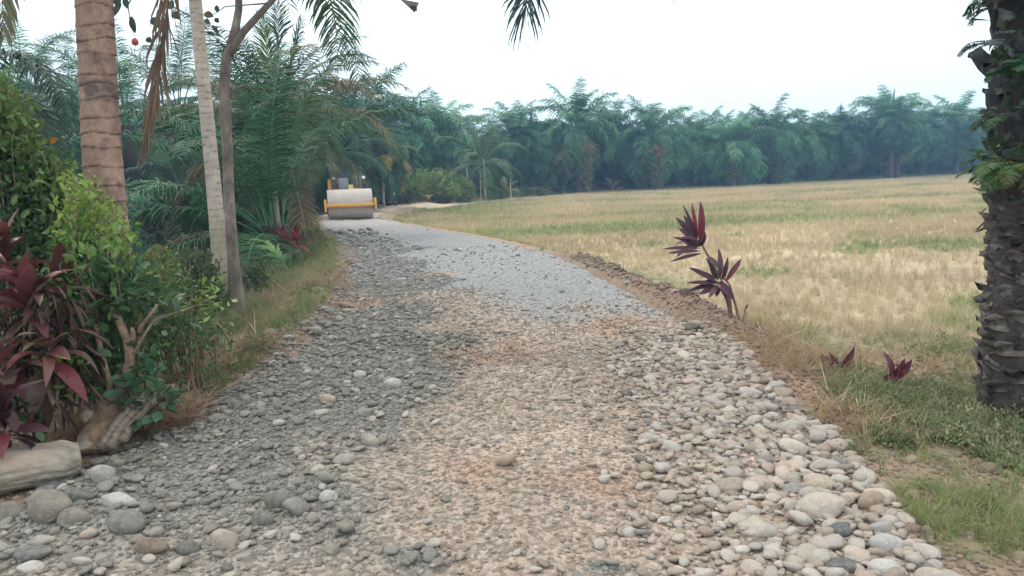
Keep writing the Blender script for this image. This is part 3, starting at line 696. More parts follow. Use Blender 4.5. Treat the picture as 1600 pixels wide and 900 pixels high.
frond_on([p - b0 for p in fp], 50, .5, .8, .2, .2, .02, 6, .035, 1.6).build('frond', [M_FROND, M_RACHIS], c1, color=(.17, .17, .10))
# coconut palm 2
D2 = 13.5; pts = [P(347, 440, D2), P(341, 370, D2), P(333, 280, D2), P(322, 170, D2), P(312, 70, D2), P(305, 0, D2), P(292, -140, D2), P(283, -250, D2)]
b0 = np.array(pts[0]); c2 = empty('coconut_palm', b0, 'slender pale coconut palm leaning left beside the thin dark trunk', 'palm tree')
link('trunk', ringed_trunk([p - b0 for p in pts], [.155, .14, .128, .12, .115, .113, .11, .10], .13, 8, (.47, .39, .325), .005, 28, .02, .07, M_BARK2), c2)
top = pts[-1] - b0; add_fronds(c2, top, 13, 'coco', 1.0, GREEN_COCO, np.random.default_rng(62), 84, 20, 0)
for path, nl, ll, col, sd in (
    ([(284, -255, 13.5), (370, -215, 13.3), (450, -120, 13.0), (507, 0, 12.8), (540, 50, 12.7), (556, 95, 12.65), (566, 140, 12.6)], 84, .85, (.085, .105, .06), 11),
    ([(283, -255, 13.5), (330, -230, 12.6), (400, -150, 11.8), (440, -50, 11.4), (452, 18, 11.2)], 50, .6, (.12, .13, .08), 13)):
    frond_on([P(*p) - b0 for p in path], nl, ll, .75, .08, .12, .03, sd, .038, .55).build('frond', [M_FROND, M_RACHIS], c2, color=col)
# thin branching tree
D3 = 9.3; M_BARK3 = solid_mat('mottled_bark', 'none', (.185, .15, .125), .9, 9, .5, 1.6, .7, .02, 30, stretch=(1, 1, .45), tint=((.42, .40, .36), .55, .68, .7))
b0 = at_depth(372, D3); b0[2] -= .03
c3 = empty('thin_tree', b0, 'thin dark mottled tree forking near the top of the frame, rooted at the road verge', 'tree')
pp = lambda l, d=D3: [P(x, y, d) - b0 for x, y in l]
MB().tube(pp([(373, 500), (371, 480), (366, 430), (362, 380), (358, 310), (356, 250), (353, 190), (351, 130), (354, 92), (362, 70)]), [.14, .105, .078, .07, .067, .065, .064, .064, .062, .052], 14, 0, True, None, .06).build('trunk', M_BARK3, c3)
MB().tube(pp([(358, 82), (368, 45), (373, 15), (373, -60), (350, -200), (330, -330)]), [.06, .05, .045, .04, .03, .015], 9, 0, True, None, .05).build('branch', M_BARK3, c3)
MB().tube(pp([(357, 86), (376, 55), (400, 28), (426, 0), (480, -70), (560, -150), (610, -190)]), [.058, .048, .042, .036, .03, .02, .01], 9, 0, True, None, .05).build('branch', M_BARK3, c3)
MB().tube(pp([(354, 160), (364, 140), (380, 134), (396, 128)]), [.03, .02, .014, .006], 6).build('branch', M_BARK3, c3)
MB().tube(pp([(372, -60), (300, -90), (235, -60), (200, 8), (204, 40), (211, 56)], 8.6), [.03, .02, .014, .008, .006, .004], 6).build('twig', M_BARK3, c3)
MB().tube(pp([(560, -150), (600, -60), (622, -4), (640, 10), (652, 14)], 9.0), [.02, .012, .006, .004, .003], 6).add(*[np.array([P(624, -2, 9) - b0, P(655, 4, 9) - b0, P(648, 20, 9) - b0, P(625, 0, 9) - b0]), [np.array([[0, 1, 2]])]][:2]).build('twig', M_BARK3, c3)
MB().tube(pp([(420, 5), (352, 10), (330, 25), (318, 32)], 9.2), [.012, .008, .005, .003], 5).build('twig', M_BARK3, c3)
def single_leaf(A, B, wd, nrm=(0, -1, .3), bend=0.06, n=7, shape=.5):
    A = np.asarray(A, float); B = np.asarray(B, float); t = np.linspace(0, 1, n); L = np.linalg.norm(B - A)
    ax = (B - A) / L; nr = np.asarray(nrm, float); nr = norm(nr - ax * np.dot(nr, ax)); sd = np.cross(ax, nr)
    c = A + np.outer(t, B - A) + np.outer(np.sin(t * math.pi) * bend * L, nr)
    ww = wd * .5 * np.sin(np.clip(t ** (.5 / shape * 1.0), 0, 1) * math.pi) ** .8 + .002
    V = np.concatenate([c + np.outer(ww, sd) + np.outer(ww * .35, nr), c, c - np.outer(ww, sd) + np.outer(ww * .35, nr)])
    i = np.arange(n - 1); q = np.concatenate([np.stack([i, i + 1, n + i + 1, n + i], 1), np.stack([n + i, n + i + 1, 2 * n + i + 1, 2 * n + i], 1)])
    return np_mesh('leaf', V, [q], [M_LEAF])
M_LEAF = leaf_mat('broad_leaf', 'obj', None, .38, .28, 14, .82, 1.2, .5)
for (x0, y0, x1, y1, w_, d, col) in ((205, 25, 212, 52, .075, 8.6, (.02, .03, .025)), (183, -14, 186, 14, .10, 8.6, (.025, .05, .035)), (190, 5, 178, 26, .08, 8.6, (.03, .05, .04)), (196, -6, 199, 14, .07, 8.6, (.03, .05, .03)),
        (320, 30, 328, 38, .06, 9.2, (.07, .06, .03)), (318, 22, 334, 26, .09, 9.2, (.13, .09, .04)), (332, 40, 342, 54, .05, 9.2, (.06, .06, .04)), (338, 8, 341, 20, .06, 9.2, (.05, .07, .04)), (336, 28, 342, 36, .06, 9.2, (.03, .04, .03)), (641, 10, 652, 17, .06, 9, (.02, .025, .03)),
        (258, 30, 250, 48, .12, 8.6, (.025, .06, .04)), (262, 5, 272, 12, .12, 8.6, (.06, .1, .04)), (270, 18, 280, 30, .10, 8.6, (.05, .08, .04)), (236, 28, 248, 40, .10, 8.6, (.02, .055, .035)), (228, 60, 238, 66, .07, 8.6, (.02, .04, .03))):
    link('leaf', single_leaf(P(x0, y0, d) - b0, P(x1, y1, d) - b0, w_), c3, color=col)
link('red_fruit', MB().lathe([(0.001, -.04), (.03, -.03), (.042, 0), (.03, .035), (.001, .05)], 10).mesh('red_fruit', [solid_mat('red_fruit', 'none', (.45, .10, .06), .5, 5, .9, 1.1, 0)]), c3, P(211, 66, 8.6) - b0)
MB().tube(pp([(211, 56), (212, 66), (210, 90)], 8.6), [.004, .003, .002], 5).build('twig', M_BARK3, c3)

# palms behind the ditch and beside the road
b = at_depth(424, 18.5); palm(b, .7, 'oil', 42, .98, 'large trunkless young oil palm with dark arching fronds at the bend, left of the roller', None, GREEN_OIL * np.array([.72, .85, .62]), 31, 1.0, e_hi=87, e_lo=-6, brown=.15, avoid=[(506, 274, 620, 352), (470, 340, 800, 430)])
b = at_depth(452, 25); palm(b, 3.3, 'oil', 30, .95, 'oil palm with brownish olive drooping fronds overhanging the roller', None, np.array((.13, .135, .065)), 32, 1.0, e_hi=80, e_lo=-25, brown=.25, avoid=[(506, 274, 640, 352)])
b = at_depth(425, 23); palm(b, topz(428, 195, 23) - b[2], 'coco', 18, 1.0, 'coconut palm with upright yellow green spear and browning side fronds behind the young oil palm', None, GREEN_COCO * np.array([.6, .78, .65]), 33, 1.1, 'coconut_palm', e_hi=88, e_lo=-22, brown=.2, avoid=[(506, 274, 620, 352)])
BG = 'palms behind the left ditch'
for i, (px, d, ty, ft, lab) in enumerate(((58, 36, 30, 'oil', 'oil palm with a shaggy pale green crown rising left of the thick coconut trunk'), (205, 33, 84, 'oil', 'oil palm crown between the two coconut trunks, behind the hanging dead frond'),
        (-40, 30, 60, 'oil', 'oil palm at the very left edge of the frame behind the dark hedge'), (290, 38, 66, 'oil', 'oil palm crown just left of the slender pale trunk'), (120, 44, 78, 'oil', 'farther oil palm crown right behind the thick coconut trunk'),
        (372, 42, 78, 'coco', 'coconut palm behind the thin forked tree'), (455, 38, 92, 'coco', 'farther coconut crown right of the thin forked tree'), (530, 46, 150, 'oil', 'oil palm crown peeping over the brown fronds above the roller'))):
    b = at_depth(px, d); H = topz(px, ty, d) - b[2]
    palm(b, max(1.5, H - 3.3), ft, 24, .95, lab, BG, GREEN_OIL * np.array([1.1, 1.15, .9]) if i in (0, 1) else GREEN_OIL * .85, 41 + i, 1.0, 'oil_palm' if ft == 'oil' else 'coconut_palm', brown=.08)
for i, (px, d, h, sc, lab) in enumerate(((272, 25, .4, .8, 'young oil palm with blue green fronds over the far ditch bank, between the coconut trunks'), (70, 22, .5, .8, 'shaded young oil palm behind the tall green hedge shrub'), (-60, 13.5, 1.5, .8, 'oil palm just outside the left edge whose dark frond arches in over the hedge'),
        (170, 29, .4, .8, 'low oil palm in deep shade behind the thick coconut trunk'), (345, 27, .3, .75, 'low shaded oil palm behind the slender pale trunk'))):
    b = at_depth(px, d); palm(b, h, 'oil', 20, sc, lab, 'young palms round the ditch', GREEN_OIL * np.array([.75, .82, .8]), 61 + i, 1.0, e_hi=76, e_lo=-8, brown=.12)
def by_label(s): return [o for o in COL.objects if o.get('label', '').startswith(s)][0]
def extra(s, d, items, nl, ll, hang, plume):
    r_ = by_label(s); b_ = np.array(r_.location)
    for k, (l, c_, fw) in enumerate(items):
        frond_on([P(x, y, d - .25 * (k % 3) * i_ / len(l)) - b_ for i_, (x, y) in enumerate(l)], nl, ll, hang, plume, .12, .035, k + nl, .04, fw).build('frond', [M_FROND, M_RACHIS], r_, color=c_)
extra('coconut palm with upright', 22.8, [([(428, 195), (424, 130), (416, 70), (408, 22)], (.10, .15, .04), 1.5), ([(428, 195), (430, 120), (436, 50), (432, 8)], (.05, .09, .045), 1.2), ([(428, 195), (446, 130), (462, 70), (470, 30)], (.07, .11, .06), .9), ([(428, 195), (408, 140), (385, 80), (372, 45)], (.045, .085, .05), .8),
    ([(428, 192), (418, 155), (398, 132), (368, 138), (348, 165), (340, 190)], (.12, .12, .06), .5), ([(430, 192), (468, 152), (515, 126), (556, 126), (582, 150)], (.17, .14, .08), .5), ([(430, 196), (500, 174), (566, 172), (598, 195), (612, 228)], (.17, .15, .075), .5), ([(428, 195), (400, 175), (370, 190), (352, 225)], (.08, .11, .06), .5), ([(430, 195), (466, 185), (500, 205), (522, 250)], (.09, .12, .06), .5)], 72, .95, .85, .12)
extra('oil palm just outside', 12, [([(-70, 130), (-30, 90), (20, 80), (66, 105), (98, 145), (112, 190)], (.05, .085, .06), .5), ([(-70, 140), (-30, 130), (30, 150), (70, 190), (85, 240)], (.05, .08, .055), .5)], 84, .55, .8, .25)
extra('young oil palm with blue green', 20, [([(285, 300), (262, 252), (280, 228), (305, 236), (330, 262)], (.085, .15, .12), .5), ([(285, 300), (258, 262), (236, 250), (222, 272)], (.07, .12, .10), .5)], 80, .7, .7, .2)
pts = []
for px in range(-260, 600, 40):
    for d in (54, 64, 76): b = at_depth(px + random.uniform(-15, 15), d + random.uniform(-3, 3)); pts.append(b + np.array([0, 0, random.uniform(3.6, 5.4)]))
for px in range(-420, -60, 60):
    for d in (24, 34, 44): b = at_depth(px + random.uniform(-15, 15), d); pts.append(b + np.array([0, 0, random.uniform(2.5, 4.5)]))
pts = np.array(pts); nP = len(pts)
scatter('palm_forest', MASS_SRC, pts, np.stack([np.zeros(nP), np.zeros(nP), rng.uniform(0, 6.28, nP)], 1), rng.uniform(.9, 1.15, nP), rng.integers(0, 2, nP), GREEN_OIL * rng.uniform(.8, 1.1, (nP, 1)),
        'shaded palms massed far behind the left ditch', 'palm forest')
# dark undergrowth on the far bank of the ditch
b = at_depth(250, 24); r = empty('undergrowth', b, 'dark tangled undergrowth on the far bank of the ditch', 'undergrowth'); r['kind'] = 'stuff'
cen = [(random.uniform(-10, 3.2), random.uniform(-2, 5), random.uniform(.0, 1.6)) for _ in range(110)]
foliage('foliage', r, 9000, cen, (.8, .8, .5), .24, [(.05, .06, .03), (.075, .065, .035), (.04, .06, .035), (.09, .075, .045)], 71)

# ------------------------------------------------------------------ shrubs in the left foreground
LEAF_LIB = []
for k in range(5): LEAF_LIB.append(single_leaf((0, 0, 0), (1, 0, .0), .52, (0, 0, 1), -.12 + .05 * k, 7, .40))
def leaf_at(root, p, dirv, size, col, roll=0.0, lib=None):
    dirv = norm(np.asarray(dirv, float)); az = math.atan2(dirv[1], dirv[0]); el = math.asin(np.clip(dirv[2], -1, 1))
    link('leaf', (lib or LEAF_LIB)[random.randrange(len(lib or LEAF_LIB))], root, p, (roll, -el, az), size, col)
M_STEM = solid_mat('woody_stem', 'none', (.22, .145, .095), .9, 16, .5, 1.5, .9, .015, 46, tint=((.48, .43, .36), .54, .64, .6))
def bark_tube(mb, pts, rad, n=14, amp=.22, seed=0, step=.02):
    pts = np.asarray(pts, float); d = np.r_[0, np.cumsum(np.linalg.norm(np.diff(pts, axis=0), axis=1))]; s = np.arange(0, d[-1], step)
    c = np.stack([np.interp(s, d, pts[:, k]) for k in range(3)], 1); k5 = np.ones(5) / 5
    if len(c) > 8: c = np.stack([np.convolve(np.pad(c[:, k], 2, mode='edge'), k5, 'valid') for k in range(3)], 1)
    r = np.interp(s, d, rad); n0 = mb.n; mb.tube(c, r, n, 0, True); V = mb.V[-1]; m = len(s) * n; th = np.tile(np.arange(n) / n * 6.2832, len(s)); ss = np.repeat(s, n)
    f = 1 + amp * (fbm(np.cos(th) * 2.2 + seed, np.sin(th) * 2.2 + ss * 7, seed, 4) - .5) * 2
    cc = np.repeat(c, n, 0); V[:m] = cc + (V[:m] - cc) * f[:, None]; return mb
# broad leaved shrub on the stump
b0 = G(168, 690, -.06); DS = 4.75
sh = empty('leafy_shrub', b0, 'glossy broad leaved shrub with cut pale branches growing from a stump by the log', 'shrub')
q = lambda x, y, d=DS: P(x, y, d) - b0
for name, l, r_ in (('stump', [(150, 712, 4.5), (155, 680, 4.55), (166, 650, 4.65), (172, 625, 4.7)], [.13, .10, .075, .055]), ('root', [(150, 665, 4.6), (135, 640, 4.65), (118, 618, 4.8), (112, 600, 4.9)], [.06, .05, .045, .035]),
        ('branch', [(172, 640, 4.7), (190, 600, 4.7), (203, 565, 4.72), (203, 540, 4.75), (192, 515, 4.75), (180, 490, 4.8), (171, 478, 4.8)], [.045, .038, .036, .036, .032, .026, .018]),
        ('branch', [(203, 545, 4.75), (208, 520, 4.75), (205, 508, 4.75)], [.03, .022, .008]), ('branch', [(172, 640, 4.7), (172, 600, 4.68), (160, 560, 4.65), (152, 520, 4.7), (146, 500, 4.7)], [.03, .024, .022, .02, .014]),
        ('branch', [(216, 525, 4.85), (222, 505, 4.85), (238, 490, 4.85), (248, 470, 4.85)], [.022, .018, .016, .008]), ('branch', [(190, 600, 4.7), (215, 545, 4.85), (218, 500, 4.9), (222, 465, 4.95)], [.02, .017, .015, .01]),
        ('branch', [(172, 640, 4.7), (140, 600, 4.6), (112, 588, 4.55)], [.014, .009, .005]), ('branch', [(203, 560, 4.72), (240, 500, 4.85), (300, 480, 4.9), (345, 460, 4.95)], [.014, .01, .006, .003]), ('branch', [(160, 560, 4.7), (130, 440, 4.9), (110, 390, 4.9)], [.014, .01, .005]), ('branch', [(192, 515, 4.75), (175, 430, 4.9), (165, 390, 4.9)], [.014, .01, .005])):
    bark_tube(MB(), [q(*p) for p in l], np.array(r_) * (.95 if name == 'stump' else .8), 14, .3 if name in ('stump', 'root') else .2, len(l) + int(l[0][0])).build(name, M_STEM, sh)
CLUMP = [((112, 585), 4.5, 26, .16, .075, (.13, .26, .05)), ((205, 585), 4.7, 12, .12, .085, (.055, .11, .05)), ((228, 615), 4.6, 34, .17, .10, (.045, .095, .05)), ((245, 640), 4.6, 16, .12, .10, (.045, .09, .05)),
         ((150, 455), 4.8, 40, .24, .095, (.06, .125, .05)), ((195, 450), 4.9, 34, .22, .10, (.06, .12, .055)), ((125, 500), 4.75, 26, .18, .085, (.065, .14, .05)), ((230, 455), 5.0, 30, .22, .09, (.055, .11, .055)), ((265, 480), 5.0, 22, .18, .085, (.06, .12, .055)),
         ((135, 540), 4.65, 16, .14, .10, (.05, .10, .045)), ((30, 640), 4.3, 14, .13, .085, (.045, .11, .04)), ((52, 655), 4.3, 10, .09, .08, (.05, .12, .04)), ((320, 475), 4.95, 18, .2, .05, (.14, .22, .05)), ((345, 462), 5.0, 10, .1, .05, (.16, .24, .06)), ((215, 560), 4.8, 14, .13, .09, (.05, .1, .05)), ((170, 510), 4.8, 14, .14, .09, (.06, .12, .05))]
for (px, py), d, nL, rad, size, col in CLUMP:
    c = P(px, py, d) - b0
    for _ in range(int(nL * 1.5)):
        v = norm(rng.normal(size=3)); p = c + v * rad * rng.random() ** .4 * np.array([1.1, .8, .9])
        dv = v * .8 + rng.normal(size=3) * .4 + np.array([0, -.25, .1]); leaf_at(sh, p, dv, size * rng.uniform(.75, 1.25), np.array(col) * rng.uniform(.9, 1.75) * np.array([rng.uniform(.85, 1.2), 1, 1]), rng.uniform(-.7, .7))
# yellow-green upright shrub and the dark hedge shrub
def spray_shrub(label, px0, px1, pyt, pyb, d, stems, per, size, cols, seed, topcol=None, name='shrub', spread=.10):
    g = np.random.default_rng(seed); b0 = at_depth((px0 + px1) / 2, d); r = empty(name, b0, label, 'shrub'); mb = MB(); V, C, F, nn = [], [], [], 0
    for k in range(stems):
        px = g.uniform(px0, px1); pt = pyt(px) + g.uniform(0, 70) * (g.random() < .7); dd = d + g.uniform(-.35, .35)
        tip = P(px, pt, dd) - b0; foot = np.array([tip[0] * .6 + g.uniform(-.1, .1), tip[1] * .6, 0]); mid = (tip + foot) / 2 + g.normal(0, .06, 3)
        t = np.linspace(0, 1, 9)[:, None]; c = foot * (1 - t) ** 2 + 2 * mid * t * (1 - t) + tip * t * t
        mb.tube(c, np.linspace(.010, .003, 9), 5)
        ts = g.uniform(.25, 1, per)[:, None]; cc = foot * (1 - ts) ** 2 + 2 * mid * ts * (1 - ts) + tip * ts * ts
        v, f, col = leaf_cloud(per, cc[:1], (.001,) * 3, size, cols, g, up=.5)
        order = cc + g.normal(0, spread, (per, 3)) * (1.1 - .75 * ts ** 3)
        v = v.reshape(per, 6, 3); v = v - v[:, :1] + order[:, None]
        if topcol is not None:
            w_ = np.repeat(sm(ts[:, 0], .72, 1.0), 6)[:, None] * g.uniform(.4, 1, (per * 6, 1)); col = col * (1 - w_) + np.array(topcol) * w_
        V.append(v.reshape(-1, 3)); C.append(col); F.append(f[0] + nn); nn += per * 6
    mb.build('stems', M_STEM, r)
    o = MB().add(np.concatenate(V), [np.concatenate(F)], 0, np.concatenate(C)).build('foliage', M_FERN, r, smooth=False, use_col=True); o['kind'] = 'stuff'; return r
ip = lambda xs, ys: (lambda x: float(np.interp(x, xs, ys)))
spray_shrub('yellow green shrub of small leaves and upright shoots before the thick coconut trunk', 98, 196, ip([95, 110, 130, 150, 175, 200], [300, 268, 285, 300, 330, 350]), 520, 5.3, 46, 85, .055, [(.13, .24, .06), (.17, .28, .07), (.10, .20, .06)], 81, (.27, .38, .075))
spray_shrub('tall dark green hedge shrub at the left edge of the frame', -70, 104, ip([-70, 0, 20, 45, 70, 104], [120, 128, 140, 205, 240, 262]), 520, 5.9, 95, 100, .075, [(.06, .13, .045), (.085, .165, .05), (.05, .11, .05)], 82, (.17, .26, .07), spread=.13)
spray_shrub('low fine leaved bush at the foot of the slender pale trunk', 268, 345, ip([265, 300, 345], [425, 392, 410]), 470, 9.2, 34, 70, .06, [(.065, .11, .05), (.085, .13, .06)], 83, None, 'bush')
spray_shrub('small dark bush with one yellow leaf at the water edge right of the thick trunk', 215, 275, ip([215, 245, 275], [395, 380, 410]), 470, 7.4, 22, 60, .06, [(.06, .12, .05), (.075, .14, .055)], 84, (.2, .26, .05), 'bush')
spray_shrub('shadowy bush between the thin tree and the young oil palm', 372, 410, ip([372, 410], [430, 420]), 470, 11.5, 16, 60, .07, [(.06, .09, .04), (.07, .10, .05)], 85, None, 'bush')
spray_shrub('mid green leafy shoots filling the hedge between the red cordylines and the stump', 88, 205, ip([85, 120, 200], [395, 360, 380]), 600, 5.0, 26, 55, .07, [(.08, .17, .05), (.10, .20, .06), (.065, .14, .05)], 86, (.2, .32, .08), spread=.09)
spray_shrub('loose green shrub of small leaves right of the stump, in the sedge', 205, 330, ip([205, 245, 330], [430, 405, 450]), 560, 5.7, 18, 60, .05, [(.09, .17, .055), (.12, .20, .07), (.075, .14, .05)], 87, (.22, .32, .09), spread=.11)
# orange dead leaf caught in the hedge
r = empty('dead_leaf', P(83, 222, 6.2), 'bright orange dead leaf caught above the dark hedge shrub', 'leaf')
link('blade', single_leaf(P(78, 224, 6.2) - P(83, 222, 6.2), P(90, 217, 6.2) - P(83, 222, 6.2), .05), r, color=(.55, .22, .05))

# ------------------------------------------------------------------ cordylines
CORD_LIB = [single_leaf((0, 0, 0), (1, 0, 0), wd, (0, 0, 1), bd, 8, .55) for wd, bd in ((.27, .10), (.24, .18), (.30, .05), (.22, .26))]
def cord_head(root, c, n, L, col, g, e_lo=-40, e_hi=80, red=(.20, .04, .045), face=-.25):
    for i in range(n):
        t = (i + .5) / n; e = R(lerp(e_hi, e_lo, t)) + g.uniform(-.15, .15); az = i * 2.39996 + g.uniform(-.3, .3)
        dv = np.array([math.cos(e) * math.cos(az), math.cos(e) * math.sin(az) + face, math.sin(e)])
        cc = np.array(col) * g.uniform(.6, 1.45)
        if g.random() < .22: cc = lerp(cc, np.array(red), g.uniform(.4, 1))
        leaf_at(root, c + np.array([0, 0, -.10 * t]), dv, L * g.uniform(.75, 1.15), cc, g.uniform(-.5, .5), CORD_LIB)
def cordyline(label, base, heads, seed, stem_r=.012, name='cordyline', group=None):
    g = np.random.default_rng(seed); r = empty(name, base, label, 'plant', group)
    for c, n_, L, col, *kw in heads:
        c = np.array(c) - base; t = np.linspace(0, 1, 6)[:, None]; mid = c * np.array([.35, .35, .6])
        MB().tube(2 * mid * t * (1 - t) + c * t * t, np.linspace(stem_r, stem_r * .7, 6), 6).build('stem', M_STEM, r); cord_head(r, c, n_, L, col, g, **(kw[0] if kw else {}))
    return r
DR, MR, BR = (.07, .028, .028), (.12, .043, .042), (.135, .082, .06)
cordyline('cordyline with broad dark red leaves, its big open rosette at the left frame edge', G(40, 700, -.08), [(P(45, 470, 4.55), 30, .32, MR), (P(8, 395, 4.7), 22, .30, (.13, .05, .04))], 91)
cordyline('brownish cordyline with many drooping old leaves below the big red rosette', G(70, 690, -.08), [(P(75, 545, 4.4), 20, .33, BR, dict(e_lo=-85, e_hi=30)), (P(20, 560, 4.35), 18, .32, BR, dict(e_lo=-85, e_hi=35)), (P(100, 455, 4.9), 14, .32, (.12, .045, .045)), (P(110, 510, 4.9), 14, .30, BR, dict(e_lo=-85, e_hi=20))], 92)
_cb = COL.objects[-1]; _r = [o for o in COL.objects if o.get('label', '').startswith('brownish cordyline')][0]; _b = np.array(_r.location)
foliage('dry_leaves', _r, 260, [P(x, y, 4.5) - _b for x, y in ((60, 560), (30, 600), (100, 520), (110, 570), (75, 620), (20, 540), (95, 460), (60, 500))], (.14, .12, .16), .17, [(.095, .055, .04), (.13, .08, .055), (.075, .04, .034)], 95, aspect=.16, hang=1.3, up=0)
cordyline('low dark purple cordyline in the shade at the left edge above the log', G(5, 735, -.08), [(P(8, 660, 4.05), 16, .28, (.055, .022, .028), dict(e_lo=-60)), (P(-20, 600, 4.1), 16, .28, (.08, .025, .03), dict(e_lo=-60))], 93)
b = G(447, 408, -.1); cordyline('small crimson cordyline at the foot of the large young oil palm', b, [(b + np.array([0, 0, .35]), 16, .42, (.28, .05, .07)), (b + np.array([.25, .1, .45]), 14, .40, (.25, .05, .07)), (b + np.array([-.1, .2, .55]), 12, .4, (.2, .05, .06))], 94)
# low plants by the verge
b = G(448, 432, -.1); r = empty('palm_seedling', b, 'young palm seedling with one broad bright green leaf arching over the verge grass', 'plant')
for l, col, nl in (([(455, 430), (430, 392), (408, 375), (390, 377)], (.15, .26, .09), 26), ([(452, 430), (440, 405), (420, 400), (400, 412)], (.10, .18, .07), 22), ([(452, 430), (455, 405), (462, 395)], (.13, .20, .09), 16)):
    d = float(np.dot(b - CAMP, FW)); frond_on([P(x, y, d) - b for x, y in l], nl, .34, .35, .1, .12, .018, nl, .05).build('frond', [M_FROND, M_RACHIS], r, color=col)
b = G(488, 372, -.1); d = float(np.dot(b - CAMP, FW)); r = empty('broad_leaf_plant', b, 'small plant with one bright yellow leaf beside the road, in front of the roller', 'plant')
for (x0, y0, x1, y1, w_, col) in ((484, 366, 500, 343, .16, (.50, .42, .05)), (484, 368, 468, 345, .16, (.30, .36, .10)), (484, 368, 474, 356, .14, (.20, .28, .08)), (486, 368, 482, 345, .13, (.28, .30, .12)), (486, 370, 500, 360, .14, (.12, .18, .06))):
    link('leaf', single_leaf(P(x0, y0, d) - b, P(x1, y1, d) - b, w_), r, color=col)
# log, plank
M_LOG = solid_mat('weathered_log', 'none', (.36, .31, .25), .9, 5, .6, 1.3, .7, .02, 24, stretch=(.5, 3, 3), tint=((.30, .18, .11), .5, .7, .6))
g = np.random.default_rng(5); A = G(-170, 800, .02); B = G(128, 742, .0); B[2] += .10; A[2] += .12
seg, rows = 72, 80; mb = MB(); t = np.linspace(0, 1, rows); c = A + np.outer(t, B - A); ax = norm(B - A); u = norm(np.cross(ax, [0, 0, 1])); v = np.cross(u, ax); th = np.arange(seg) / seg * 6.2832
rad = .125 * (1 - .25 * sm(t, .9, 1))[:, None] * (1 + .22 * (fbm(np.cos(th)[None] * 1.5 + 7, np.sin(th)[None] * 1.5 + t[:, None] * 3, 6) - .5)) * (1 - .28 * np.clip(np.sin(th), 0, 1) ** 6) * (1 - .09 * sm(fbm(th[None] * 7 + 3, t[:, None] * 3, 16, 3), .5, .7))
V = c[:, None] + u * (np.cos(th) * rad)[..., None] * 1.25 + v * (np.sin(th) * rad)[..., None]
i, j = np.meshgrid(np.arange(rows - 1), np.arange(seg), indexing='ij'); j2 = (j + 1) % seg; nV = rows * seg
k = np.arange(seg); cap = np.stack([np.full(seg, nV), (rows - 1) * seg + k, (rows - 1) * seg + (k + 1) % seg], 1)
o = link('log', np_mesh('log', np.vstack([V.reshape(-1, 3), B + ax * .01]) - A, [np.stack([i * seg + j, i * seg + j2, (i + 1) * seg + j2, (i + 1) * seg + j], -1).reshape(-1, 4), cap], [M_LOG]), None, A); tag(o, 'weathered grey brown log lying at the left edge behind the boulders', 'log')
M_PLANK = solid_mat('grey_wood', 'none', (.27, .215, .165), .9, 7, .5, 1.4, .9, .02, 26, stretch=(1.2, 5, 5))
b0 = G(190, 708, -.02); pa = [P(172, 700, 4.35), P(196, 662, 4.5), P(224, 632, 4.6), P(262, 604, 4.8)]
mb = MB(); wv = norm(np.array([.75, .55, -.1])); nv = np.array([-.25, -.35, .9]); gq = np.random.default_rng(4)
d_ = np.linspace(0, 1, 14); ctr = np.stack([np.interp(d_, np.linspace(0, 1, 4), [p[k] for p in pa]) for k in range(3)], 1) - b0
for off, hw_, hh_, e0_ in ((-.042, .0235, .020, 0), (.004, .0225, .023, 1), (.048, .0215, .018, 2)):
    V = []
    for k, p in enumerate(ctr[(1 if e0_ == 2 else 0):(13 if e0_ == 0 else 14)]):
        w1 = wv * (off - hw_ + gq.uniform(-.004, .004)); w2 = wv * (off + hw_ + gq.uniform(-.004, .004)); h1 = nv * (hh_ + gq.uniform(-.004, .005)); V += [p + w1 - h1, p + w2 - h1, p + w2 + h1, p + w1 + h1]
    m_ = len(V) // 4; f = [[0, 3, 2, 1], [4 * m_ - 4, 4 * m_ - 3, 4 * m_ - 2, 4 * m_ - 1]] + [[k * 4 + a_, k * 4 + (a_ + 1) % 4, k * 4 + 4 + (a_ + 1) % 4, k * 4 + 4 + a_] for k in range(m_ - 1) for a_ in range(4)]
    mb.add(np.array(V), [np.array(f)])
o = mb.build('plank', M_PLANK, None, smooth=False, loc=b0); tag(o, 'split grey plank leaning up the bank beside the stump', 'plank')
a_, b_ = P(198, 406, 17.5), P(232, 396, 17.5)
o = MB().tube([np.zeros(3), (b_ - a_) * .5 + np.array([0, 0, .03]), b_ - a_], [.06, .07, .05], 8, 0, True, None, .1).build('driftwood', M_PLANK, None, loc=a_); tag(o, 'short pale piece of wood at the water edge of the ditch', 'driftwood')
